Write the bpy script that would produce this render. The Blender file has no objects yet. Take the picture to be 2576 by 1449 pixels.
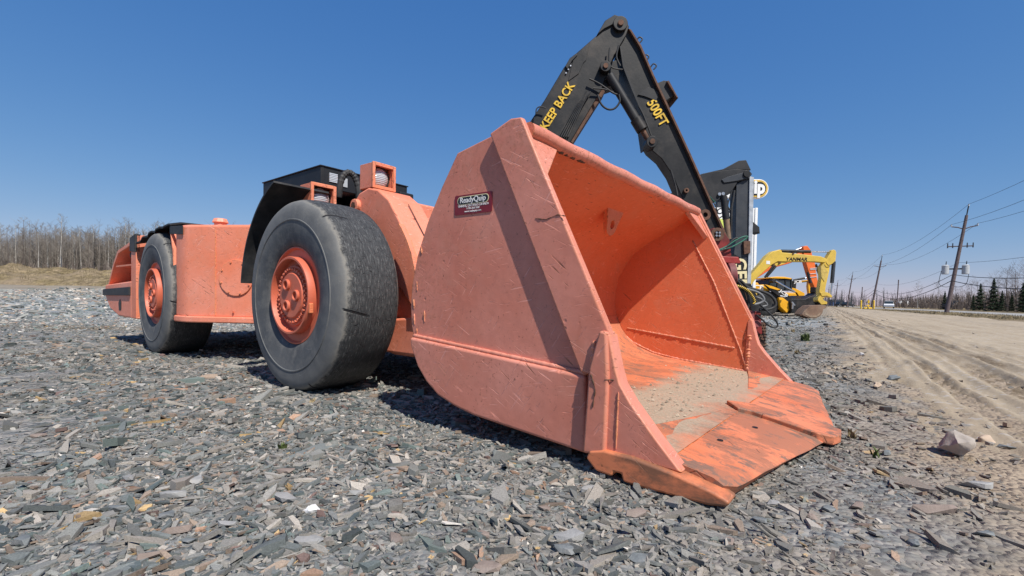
import bpy, bmesh, math, random
import numpy as np
from math import sin, cos, pi, radians, tan, sqrt, atan2
from mathutils import Vector, Matrix, noise as mnoise
random.seed(7); rng = np.random.default_rng(11)
sc = bpy.context.scene
COL = sc.collection

# ------------------------------------------------------------------ camera
F = 1193.0; PW, PH = 2576.0, 1449.0          # focal length in pixels of a 2576 x 1449 picture
PIT = radians(1.5); ROL = radians(1.0); CAMH = 0.69
CXp = PW / 2; CYp = 753 + F * tan(PIT)
_r0 = np.array([1, 0, 0.]); _f0 = np.array([0, cos(PIT), -sin(PIT)]); _u0 = np.array([0, sin(PIT), cos(PIT)])
_R = _r0 * cos(ROL) + _u0 * sin(ROL); _U = _u0 * cos(ROL) - _r0 * sin(ROL); _C = np.array([0, 0, CAMH])
def ray(x, y): return _f0 + _R * (x - CXp) / F - _U * (y - CYp) / F
def ground_px(x, y, z=0.0):
    d = ray(x, y); return _C + d * ((z - CAMH) / d[2])
def at(x, y, Y):
    d = ray(x, y); p = _C + d * (Y / d[1]); return (float(p[0]), float(p[1]), float(p[2]))
cd = bpy.data.cameras.new('camera'); cam = bpy.data.objects.new('camera', cd); COL.objects.link(cam)
cd.sensor_fit = 'HORIZONTAL'; cd.sensor_width = 36; cd.lens = 36 * F / PW
cd.shift_y = (CYp - PH / 2) / PW; cd.clip_start = 0.05; cd.clip_end = 5000
cam.matrix_world = Matrix(((_R[0], _U[0], -_f0[0], 0), (_R[1], _U[1], -_f0[1], 0), (_R[2], _U[2], -_f0[2], CAMH), (0, 0, 0, 1)))
sc.camera = cam

# ------------------------------------------------------------------ light
TH = radians(38.5)                            # the loader's heading
Uv = Vector((cos(TH), -sin(TH), 0)); Vv = Vector((sin(TH), cos(TH), 0))
AL = radians(19); SE = radians(52)
sh = Uv * cos(AL) - Vv * sin(AL)
SUN = Vector((sh.x * cos(SE), sh.y * cos(SE), sin(SE)))
wd = bpy.data.worlds.new('World'); sc.world = wd; wd.use_nodes = True
wn = wd.node_tree; bg = wn.nodes['Background']
sky = wn.nodes.new('ShaderNodeTexSky'); sky.sky_type = 'NISHITA'; sky.sun_disc = False
sky.sun_elevation = SE; sky.sun_rotation = atan2(SUN.x, SUN.y)
sky.altitude = 0; sky.air_density = 1.0; sky.dust_density = 0.0; sky.ozone_density = 5.0
# the camera's tone curve for the sky, one curve per colour, the same over the whole dome
SKY = 0.12
sp_ = wn.nodes.new('ShaderNodeSeparateColor'); cb_ = wn.nodes.new('ShaderNodeCombineColor'); wn.links.new(sky.outputs[0], sp_.inputs[0])
for ch, (gain, gam) in enumerate(((0.545, 1.10), (0.445, 0.70), (0.535, 0.40))):
    pw_ = wn.nodes.new('ShaderNodeMath'); pw_.operation = 'POWER'; wn.links.new(sp_.outputs[ch], pw_.inputs[0]); pw_.inputs[1].default_value = gam
    ml_ = wn.nodes.new('ShaderNodeMath'); ml_.operation = 'MULTIPLY'; wn.links.new(pw_.outputs[0], ml_.inputs[0]); ml_.inputs[1].default_value = gain * SKY ** gam / SKY
    wn.links.new(ml_.outputs[0], cb_.inputs[ch])
wn.links.new(cb_.outputs[0], bg.inputs[0]); bg.inputs[1].default_value = SKY
sl = bpy.data.lights.new('sun', 'SUN'); sl.energy = 4.6; sl.angle = radians(0.53); sl.color = (1, 0.95, 0.87)
so = bpy.data.objects.new('sun', sl); COL.objects.link(so); so.rotation_euler = SUN.to_track_quat('Z', 'Y').to_euler()
sc.view_settings.view_transform = 'Standard'; sc.view_settings.look = 'None'
sc.view_settings.exposure = 0.38; sc.view_settings.gamma = 1.0
try: sc.view_settings.use_curve_mapping = False
except Exception: pass
sc.cycles.max_bounces = 8; sc.cycles.diffuse_bounces = 4

# ------------------------------------------------------------------ node helpers
class G:
    def __init__(s, name):
        s.m = bpy.data.materials.new(name); s.m.use_nodes = True
        s.t = s.m.node_tree; s.b = s.t.nodes['Principled BSDF']; s._tc = None
    def n(s, ty, **kw):
        nd = s.t.nodes.new(ty)
        for k, v in kw.items(): setattr(nd, k, v)
        return nd
    def put(s, sock, v):
        if v is None: return
        if isinstance(v, bpy.types.NodeSocket): s.t.links.new(v, sock)
        elif isinstance(v, (tuple, list)):
            v = tuple(v)
            sock.default_value = (v + (1.0,)) if (len(v) == 3 and sock.type == 'RGBA') else v
        else: sock.default_value = v
    def obj(s):
        if s._tc is None: s._tc = s.n('ShaderNodeTexCoord')
        return s._tc.outputs['Object']
    def pos(s): return s.n('ShaderNodeNewGeometry').outputs['Position']
    def mp(s, vec, scale=(1, 1, 1), rot=(0, 0, 0), loc=(0, 0, 0)):
        nd = s.n('ShaderNodeMapping'); s.put(nd.inputs[0], vec)
        nd.inputs['Scale'].default_value = scale; nd.inputs['Rotation'].default_value = rot; nd.inputs['Location'].default_value = loc
        return nd.outputs[0]
    def noise(s, vec, scale, detail=3, rough=0.55, dist=0.0):
        nd = s.n('ShaderNodeTexNoise'); s.put(nd.inputs['Vector'], vec)
        nd.inputs['Scale'].default_value = scale; nd.inputs['Detail'].default_value = detail
        nd.inputs['Roughness'].default_value = rough; nd.inputs['Distortion'].default_value = dist
        return nd.outputs[0]
    def vor(s, vec, scale, feature='F1', out=0, rand=1.0):
        nd = s.n('ShaderNodeTexVoronoi', feature=feature); s.put(nd.inputs['Vector'], vec)
        nd.inputs['Scale'].default_value = scale; nd.inputs['Randomness'].default_value = rand
        return nd.outputs[out]
    def ramp(s, fac, stops, interp='LINEAR'):
        nd = s.n('ShaderNodeValToRGB'); s.put(nd.inputs[0], fac); cr = nd.color_ramp; cr.interpolation = interp
        while len(cr.elements) < len(stops): cr.elements.new(0.5)
        for e, (p, c) in zip(cr.elements, stops):
            e.position = p
            e.color = (c, c, c, 1) if not isinstance(c, (tuple, list)) else tuple(c) + (1,)
        return nd.outputs[0]
    def mix(s, fac, a, b, mode='MIX'):
        nd = s.n('ShaderNodeMix', data_type='RGBA', blend_type=mode)
        s.put(nd.inputs[0], fac); s.put(nd.inputs[6], a); s.put(nd.inputs[7], b); return nd.outputs[2]
    def math(s, op, a, b=None, c=None):
        nd = s.n('ShaderNodeMath', operation=op); s.put(nd.inputs[0], a)
        if b is not None: s.put(nd.inputs[1], b)
        if c is not None: s.put(nd.inputs[2], c)
        return nd.outputs[0]
    def sep(s, v):
        nd = s.n('ShaderNodeSeparateXYZ'); s.put(nd.inputs[0], v); return nd.outputs
    def attr(s, name):
        nd = s.n('ShaderNodeAttribute', attribute_name=name); return nd.outputs[0]
    def bump(s, h, strength=0.3, dist=0.01, normal=None):
        nd = s.n('ShaderNodeBump'); s.put(nd.inputs['Height'], h)
        nd.inputs['Strength'].default_value = strength; nd.inputs['Distance'].default_value = dist
        if normal is not None: s.put(nd.inputs['Normal'], normal)
        return nd.outputs[0]
    def edge(s, radius=0.012, samples=4):
        bv = s.n('ShaderNodeBevel', samples=samples); bv.inputs[0].default_value = radius
        ge = s.n('ShaderNodeNewGeometry')
        vm = s.n('ShaderNodeVectorMath', operation='DOT_PRODUCT'); s.put(vm.inputs[0], bv.outputs[0]); s.put(vm.inputs[1], ge.outputs['Normal'])
        return s.ramp(vm.outputs['Value'], [(0.80, 1.0), (0.985, 0.0)])
    def fin(s, col=None, rough=None, spec=None, metal=None, normal=None):
        s.put(s.b.inputs['Base Color'], col); s.put(s.b.inputs['Roughness'], rough)
        if spec is not None: s.put(s.b.inputs['Specular IOR Level'], spec)
        if metal is not None: s.put(s.b.inputs['Metallic'], metal)
        if normal is not None: s.put(s.b.inputs['Normal'], normal)
        return s.m

MATS = {}
def plain(name, col, rough=0.6, spec=0.4, metal=0.0, var=0.25, nscale=9.0, bump=0.15, dirt=None, dirtamt=0.5):
    """one painted / plain surface: colour drifting a little, fine relief, optional patchy dirt"""
    if name in MATS: return MATS[name]
    g = G(name); o = g.obj()
    n1 = g.noise(o, nscale, 5, 0.6)
    lo = tuple(c * (1 - var) for c in col); hi = tuple(min(1, c * (1 + var)) for c in col)
    c = g.ramp(n1, [(0.3, lo), (0.7, hi)])
    if dirt:
        n2 = g.noise(o, nscale * 0.6, 7, 0.7)
        c = g.mix(g.ramp(n2, [(0.48, 0.0), (0.7, dirtamt)]), c, dirt)
    nb = g.noise(o, nscale * 6, 4, 0.6)
    MATS[name] = g.fin(c, g.ramp(n1, [(0.2, max(0.05, rough - 0.1)), (0.8, min(1, rough + 0.1))]), spec, metal, g.bump(nb, bump, 0.004))
    return MATS[name]

def make_paint(name, base, fade, rustamt=0.5, edges=True, scratch=True, dirty=0.0, top=False):
    g = G(name); o = g.obj()
    big = g.noise(o, 1.6, 5, 0.6)
    c = g.ramp(big, [(0.3, base), (0.72, fade)])
    mott = g.noise(o, 26, 6, 0.7)
    c = g.mix(g.ramp(mott, [(0.35, 0.0), (0.75, 0.28)]), c, tuple(b * 0.72 for b in base))
    hgt = g.noise(o, 60, 4, 0.6)
    nrm = g.bump(hgt, 0.10, 0.004)
    low = g.noise(o, 5.0, 3, 0.5)
    nrm = g.bump(low, 0.22, 0.02, nrm)
    if scratch:
        ln = None
        for rot, scl, sd in (((0, radians(62), 0), (120, 14, 6.0), 0), ((0, radians(-35), 0), (110, 12, 5.0), 5), ((0, radians(100), 0.2), (140, 16, 8.0), 9)):
            nn = g.noise(g.mp(g.mp(o, (1, 1, 1), rot), scl, (0, 0, 0), (sd, sd * .7, sd * 1.3)), 1.0, 1.5, 0.45)
            l1 = g.math('MULTIPLY', g.ramp(nn, [(0.675, 0.0), (0.70, 1.0)]), g.ramp(g.noise(g.mp(o, (1, 1, 1), loc=(sd, 0, sd)), 4.2, 3, 0.6), [(0.46, 0.0), (0.55, 1.0)]))
            ln = l1 if ln is None else g.math('MAXIMUM', ln, l1)
        c = g.mix(g.math('MULTIPLY', ln, 0.5), c, tuple(min(1, b * 1.15 + 0.10) for b in fade))
        dk = g.math('MULTIPLY', g.ramp(g.noise(g.mp(g.mp(o, (1, 1, 1), (0, radians(52), 0)), (75, 12, 5), (0, 0, 0), (3, 1, 7)), 1.0, 2, 0.5), [(0.68, 0.0), (0.71, 1.0)]), g.ramp(g.noise(o, 3.1, 3), [(0.48, 0.0), (0.56, 0.8)]))
        c = g.mix(dk, c, (0.22, 0.07, 0.035))
        nrm = g.bump(g.math('ADD', ln, dk), 0.6, -0.006, nrm)
        # pits and dents hammered into the plate
        pit = g.vor(o, 15, 'F1', 0); pm = g.math('MULTIPLY', g.ramp(pit, [(0.05, 1.0), (0.16, 0.0)]), g.ramp(g.noise(o, 6.1, 2, 0.5), [(0.56, 0.0), (0.63, 1.0)]))
        nrm = g.bump(pm, 0.4, -0.006, nrm)
        # grime and rust runs, longer than wide
        run = g.noise(g.mp(o, (9, 9, 1.1)), 1.7, 6, 0.7)
        c = g.mix(g.ramp(run, [(0.58, 0.0), (0.80, 0.45)]), c, (0.40, 0.115, 0.055))
        dust = g.noise(o, 2.7, 7, 0.72)
        c = g.mix(g.ramp(dust, [(0.52, 0.0), (0.75, 0.30)]), c, (0.52, 0.30, 0.21))
    # specks of rust
    sp = g.noise(o, 55, 3, 0.7)
    spm = g.math('MULTIPLY', g.ramp(sp, [(0.62, 0.0), (0.68, 1.0)]), g.ramp(g.noise(o, 2.3, 4, 0.6), [(0.38, 0.1), (0.60, rustamt)]))
    c = g.mix(spm, c, (0.16, 0.05, 0.022))
    if edges:
        e = g.edge(0.022, 4)
        er = g.math('MULTIPLY', e, g.ramp(g.noise(o, 13, 5, 0.7), [(0.33, 0.1), (0.55, 1.0)]))
        c = g.mix(g.math('MULTIPLY', er, 0.85), c, (0.66, 0.27, 0.10))
        er2 = g.math('MULTIPLY', e, g.ramp(g.noise(o, 21, 5, 0.75), [(0.53, 0.0), (0.60, 1.0)]))
        c = g.mix(er2, c, (0.13, 0.050, 0.026))
    if top:                                    # rust freckles that have spread from the bucket's upper rim and back edge
        x_, y_, z_ = g.sep(o)
        rim = g.math('MAXIMUM', g.ramp(g.math('MULTIPLY', z_, 0.5), [(0.56, 0.0), (0.74, 1.0)]), g.ramp(x_, [(1.0, 1.0), (1.0, 1.0)]) if False else g.ramp(g.math('SUBTRACT', 2.35, x_), [(0.72, 0.0), (1.0, 0.7)]))
        fr = g.ramp(g.noise(o, 38, 6, 0.78), [(0.50, 0.0), (0.60, 0.75)])
        c = g.mix(g.math('MULTIPLY', g.math('MULTIPLY', rim, fr), g.ramp(g.noise(o, 4.5, 4, 0.6), [(0.40, 0.2), (0.60, 1.0)])), c, (0.31, 0.125, 0.062))
    if dirty:
        dn = g.noise(g.mp(o, (1, 1, 2.5)), 3.1, 7, 0.7)
        c = g.mix(g.ramp(dn, [(0.47, 0.0), (0.60, dirty)]), c, (0.20, 0.095, 0.055))
    MATS[name] = g.fin(c, g.ramp(mott, [(0.2, 0.42), (0.8, 0.62)]), 0.42, 0.0, nrm)
    return MATS[name]

PB = (0.74, 0.185, 0.088); PF = (0.80, 0.255, 0.150)
make_paint('paint', (0.66, 0.150, 0.056), (0.72, 0.200, 0.096))
make_paint('paint_faded', (0.56, 0.172, 0.108), (0.70, 0.282, 0.208), 0.9, top=True)
make_paint('paint_lip', (0.62, 0.175, 0.070), (0.70, 0.24, 0.12), 1.0, True, True, 0.9)
make_paint('paint_body', (0.74, 0.200, 0.10), (0.81, 0.315, 0.22), 0.6, True, True)
make_paint('paint_hub', (0.52, 0.105, 0.050), (0.62, 0.175, 0.105), 0.35, False, False)

def make_floor():                              # scraped bucket floor and lip: paint, bare steel, ground-in sand, cracks
    def one(name, steel, sand):
        g = G(name); o = g.obj()
        st = g.mp(o, (1.7, 2.6, 3.0))
        n1 = g.noise(st, 1.7, 9, 0.74)
        c = g.ramp(g.noise(o, 2.2, 5, 0.6), [(0.3, (0.60, 0.155, 0.062)), (0.7, (0.68, 0.225, 0.115))])
        fine = g.noise(g.mp(o, (4, 30, 6)), 3.0, 5, 0.7)
        c = g.mix(g.ramp(fine, [(0.45, 0.0), (0.75, 0.25)]), c, (0.52, 0.22, 0.13))
        c = g.mix(g.ramp(n1, [(0.45, 0.0), (0.53, steel * 0.9)]), c, (0.35, 0.135, 0.075))
        n3 = g.noise(g.mp(o, (2.2, 3.4, 3), loc=(3, 1, 0)), 2.4, 9, 0.76)
        c = g.mix(g.ramp(n3, [(0.535, 0.0), (0.575, steel * 0.9)]), c, (0.19, 0.115, 0.082))
        cr = g.vor(g.mp(o, (2.2, 14.0, 3.0)), 2.2, 'DISTANCE_TO_EDGE')
        cm = g.math('MULTIPLY', g.ramp(cr, [(0.0, 1.0), (0.02, 0.0)]), g.ramp(g.noise(o, 3.3, 4), [(0.50, 0.0), (0.58, 1.0)]))
        c = g.mix(g.math('MULTIPLY', cm, 0.8), c, (0.10, 0.055, 0.035))
        if sand:
            x, y, z = g.sep(o)
            # ground-in sand in a band just behind the lip
            wob = g.math('MULTIPLY', g.math('SUBTRACT', g.noise(o, 2.6, 6, 0.7), 0.5), 0.75)
            d = g.math('ABSOLUTE', g.math('SUBTRACT', g.math('ADD', x, wob), 2.44))
            m = g.math('MULTIPLY', g.ramp(d, [(0.15, 0.97), (0.36, 0.0)]), g.ramp(g.noise(o, 30, 5, 0.75), [(0.25, 0.7), (0.5, 1.0)]))
            c = g.mix(m, c, g.ramp(g.noise(o, 90, 3), [(0.3, (0.30, 0.235, 0.165)), (0.7, (0.43, 0.345, 0.25))]))
        e = g.edge(0.012, 4)
        c = g.mix(g.math('MULTIPLY', e, g.ramp(g.noise(o, 15, 5, 0.7), [(0.45, 0.15), (0.62, 0.95)])), c, (0.16, 0.085, 0.05))
        nb = g.bump(fine, 0.35, 0.004); nb = g.bump(cm, 0.6, -0.004, nb); nb = g.bump(g.noise(o, 60, 4), 0.25, 0.004, nb)
        MATS[name] = g.fin(c, 0.62, 0.35, 0.0, nb)
    one('bucket_floor', 0.8, True); one('lip_steel', 1.0, False)
make_floor()

def make_tyre():
    g = G('tyre_rubber'); o = g.obj(); x, y, z = g.sep(o)
    r = g.math('SQRT', g.math('ADD', g.math('MULTIPLY', x, x), g.math('MULTIPLY', z, z)))
    side = g.ramp(g.noise(o, 3.0, 6, 0.65), [(0.34, (0.055, 0.057, 0.060)), (0.66, (0.175, 0.174, 0.168))])
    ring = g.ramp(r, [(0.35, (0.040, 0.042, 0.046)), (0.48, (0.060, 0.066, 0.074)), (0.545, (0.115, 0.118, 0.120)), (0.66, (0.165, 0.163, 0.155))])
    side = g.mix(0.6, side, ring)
    scf = g.vor(g.mp(o, (9, 3, 4), (0.4, 0.2, 0.9)), 2.6, 'DISTANCE_TO_EDGE')
    scm = g.math('MULTIPLY', g.ramp(scf, [(0, 1.0), (0.016, 0.0)]), g.ramp(g.noise(o, 5, 3), [(0.49, 0.0), (0.57, 0.55)]))
    side = g.mix(scm, side, (0.24, 0.235, 0.225))
    side = g.mix(g.ramp(g.noise(o, 11, 7, 0.75), [(0.46, 0.0), (0.70, 0.5)]), side, (0.205, 0.195, 0.175))
    # tread: dark, scored round the circumference
    ang = g.math('ARCTAN2', z, x)
    cv = g.n('ShaderNodeCombineXYZ'); g.put(cv.inputs[0], g.math('MULTIPLY', ang, 2.2)); g.put(cv.inputs[1], g.math('MULTIPLY', y, 16.0)); g.put(cv.inputs[2], r)
    tn = g.noise(cv.outputs[0], 7.5, 6, 0.75)
    tread = g.ramp(tn, [(0.38, (0.024, 0.025, 0.027)), (0.56, (0.055, 0.057, 0.059)), (0.66, (0.150, 0.150, 0.148))])
    gouge = g.vor(o, 34, 'DISTANCE_TO_EDGE'); gm = g.math('MULTIPLY', g.ramp(gouge, [(0, 1.0), (0.05, 0.0)]), g.ramp(g.noise(o, 16, 4, 0.7), [(0.48, 0.0), (0.56, 1.0)]))
    tread = g.mix(gm, tread, (0.012, 0.012, 0.013))
    wob = g.math('MULTIPLY', g.math('SUBTRACT', g.noise(o, 14, 5, 0.7), 0.5), 0.05)
    tm = g.ramp(g.math('ADD', r, wob), [(0.672, 0.0), (0.686, 1.0)])
    shoulder = g.ramp(g.math('ABSOLUTE', g.math('SUBTRACT', g.math('ADD', r, wob), 0.677)), [(0.0, 0.6), (0.010, 0.0)])
    c = g.mix(tm, side, tread); c = g.mix(shoulder, c, (0.27, 0.25, 0.215))
    # dust low on the tyre
    h = g.math('MULTIPLY', g.math('SUBTRACT', g.math('MULTIPLY', tn, 0.6), gm), tm)
    # worn-down tread slots at the shoulder, every sixty degrees
    sa = g.math('SUBTRACT', g.math('FRACT', g.math('ADD', g.math('MULTIPLY', g.math('ADD', ang, g.math('MULTIPLY', y, 0.35)), 6 / (2 * pi)), 0.62)), 0.5)
    slot = g.math('MULTIPLY', g.ramp(g.math('ABSOLUTE', sa), [(0.008, 1.0), (0.014, 0.0)]), g.math('MULTIPLY', g.ramp(y, [(0.15, 1.0), (0.19, 0.0)]), g.ramp(r, [(0.655, 0.0), (0.668, 1.0)])))
    c = g.mix(slot, c, (0.008, 0.008, 0.009))  # near-black colour paints in the shade down inside the slots
    h = g.math('SUBTRACT', h, g.math('MULTIPLY', slot, 2.0))
    nb = g.bump(h, 0.5, 0.006); nb = g.bump(g.noise(o, 40, 5, 0.7), 0.25, 0.004, nb); nb = g.bump(g.noise(o, 6, 4), 0.3, 0.012, nb)
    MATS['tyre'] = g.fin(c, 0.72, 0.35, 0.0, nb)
make_tyre()

plain('rubber', (0.022, 0.023, 0.025), 0.6, 0.35, var=0.5, nscale=5, bump=0.3, dirt=(0.10, 0.09, 0.08), dirtamt=0.5)
plain('black_paint', (0.010, 0.010, 0.011), 0.5, 0.35, var=0.5, nscale=4, bump=0.25, dirt=(0.060, 0.050, 0.042), dirtamt=0.75)
plain('black_flat', (0.014, 0.015, 0.018), 0.55, 0.35, var=0.35, nscale=3, bump=0.2, dirt=(0.045, 0.042, 0.04), dirtamt=0.6)
plain('charcoal', (0.032, 0.037, 0.046), 0.5, 0.4, var=0.2, nscale=3, bump=0.15, dirt=(0.09, 0.085, 0.08), dirtamt=0.5)
plain('dark_red', (0.20, 0.022, 0.020), 0.5, 0.4, var=0.3, nscale=5, bump=0.25, dirt=(0.06, 0.035, 0.025), dirtamt=0.7)
plain('dull_red', (0.26, 0.070, 0.075), 0.6, 0.35, var=0.25, nscale=6, bump=0.2, dirt=(0.10, 0.06, 0.045), dirtamt=0.7)
plain('rusty_steel', (0.11, 0.058, 0.038), 0.75, 0.3, var=0.45, nscale=14, bump=0.35)
plain('bare_steel', (0.45, 0.45, 0.46), 0.35, 0.5, 0.85, var=0.2, nscale=12, bump=0.1)
plain('chrome', (0.65, 0.66, 0.68), 0.2, 0.5, 1.0, var=0.05, nscale=12, bump=0.02)
plain('decal_yellow', (0.72, 0.46, 0.035), 0.5, 0.4, var=0.2, nscale=9, bump=0.1, dirt=(0.12, 0.09, 0.04), dirtamt=0.6)
plain('decal_red', (0.19, 0.012, 0.016), 0.35, 0.5, var=0.2, nscale=8, bump=0.05)
plain('decal_white', (0.72, 0.70, 0.68), 0.45, 0.4, var=0.12, nscale=30, bump=0.05)
plain('decal_black', (0.012, 0.012, 0.012), 0.35, 0.5, var=0.2, nscale=8, bump=0.05)
plain('decal_cream', (0.72, 0.62, 0.36), 0.4, 0.4, var=0.12, nscale=20, bump=0.05)
plain('excavator_yellow', (0.62, 0.42, 0.06), 0.42, 0.5, var=0.12, nscale=2, bump=0.08, dirt=(0.32, 0.23, 0.10), dirtamt=0.45)
plain('backhoe_yellow', (0.74, 0.36, 0.012), 0.4, 0.5, var=0.1, nscale=2, bump=0.05)
plain('excavator_orange', (0.72, 0.145, 0.025), 0.42, 0.5, var=0.12, nscale=2, bump=0.06)
plain('sign_white', (0.78, 0.78, 0.77), 0.5, 0.4, var=0.05, nscale=2, bump=0.03)
plain('pole_wood', (0.120, 0.092, 0.092), 0.85, 0.2, var=0.4, nscale=7, bump=0.5)
plain('wire', (0.03, 0.03, 0.032), 0.6, 0.3, var=0.1, bump=0.0)
plain('transformer_grey', (0.42, 0.44, 0.46), 0.5, 0.4, var=0.1, nscale=5, bump=0.05)
plain('bollard_yellow', (0.75, 0.48, 0.03), 0.5, 0.4, var=0.15, nscale=5, bump=0.05)
plain('car_dark', (0.02, 0.021, 0.024), 0.25, 0.5, var=0.1, bump=0.0)
plain('car_white', (0.70, 0.71, 0.72), 0.25, 0.5, var=0.05, bump=0.0)
plain('glass', (0.03, 0.04, 0.045), 0.08, 0.6, var=0.1, bump=0.0)
plain('bark_dark', (0.120, 0.098, 0.084), 0.9, 0.2, var=0.35, nscale=6, bump=0.4)
plain('bark_pale', (0.40, 0.375, 0.335), 0.85, 0.2, var=0.3, nscale=3, bump=0.3)
plain('twig', (0.165, 0.135, 0.118), 0.9, 0.2, var=0.35, nscale=0.4, bump=0.0)
plain('twig_tan', (0.205, 0.180, 0.152), 0.9, 0.2, var=0.35, nscale=0.3, bump=0.0)
plain('needles', (0.022, 0.042, 0.018), 0.8, 0.25, var=0.45, nscale=0.8, bump=0.0)
plain('brush', (0.165, 0.130, 0.108), 0.9, 0.2, var=0.4, nscale=0.2, bump=0.0)
plain('wood_mass', (0.235, 0.205, 0.175), 0.9, 0.2, var=0.35, nscale=0.25, bump=0.0)
plain('far_wood', (0.105, 0.100, 0.095), 0.9, 0.2, var=0.35, nscale=0.08, bump=0.0)
plain('bank_grass', (0.225, 0.180, 0.105), 0.9, 0.2, var=0.45, nscale=0.35, bump=0.0)
plain('straw', (0.30, 0.235, 0.135), 0.9, 0.2, var=0.35, nscale=0.5, bump=0.0)
plain('green_weed', (0.085, 0.115, 0.035), 0.8, 0.25, var=0.4, nscale=8, bump=0.0)
plain('blue_wall', (0.05, 0.10, 0.22), 0.6, 0.3, var=0.1, nscale=1, bump=0.0)
plain('pink_granite', (0.375, 0.325, 0.28), 0.85, 0.25, var=0.28, nscale=14, bump=0.6, dirt=(0.30, 0.24, 0.2), dirtamt=0.6)
plain('slate_loose', (0.165, 0.178, 0.180), 0.75, 0.35, var=0.35, nscale=16, bump=0.6, dirt=(0.26, 0.22, 0.19), dirtamt=0.5)
plain('slate_brown', (0.25, 0.195, 0.165), 0.8, 0.3, var=0.3, nscale=16, bump=0.6, dirt=(0.17, 0.16, 0.15), dirtamt=0.5)
plain('quartz', (0.74, 0.72, 0.70), 0.7, 0.4, var=0.1, nscale=18, bump=0.5)
plain('pebble_tan', (0.43, 0.33, 0.245), 0.85, 0.25, var=0.2, nscale=14, bump=0.4)
gg = G('lamp_glass'); lo = gg.obj()
wv = gg.n('ShaderNodeTexWave', bands_direction='Z'); gg.put(wv.inputs[0], lo); wv.inputs['Scale'].default_value = 22; wv.inputs['Distortion'].default_value = 0.6
MATS['lamp_glass'] = gg.fin(gg.ramp(wv.outputs[1], [(0.2, (0.34, 0.36, 0.38)), (0.8, (0.72, 0.74, 0.76))]), 0.12, 0.7, 0.25, gg.bump(wv.outputs[1], 0.5, 0.004))

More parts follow.
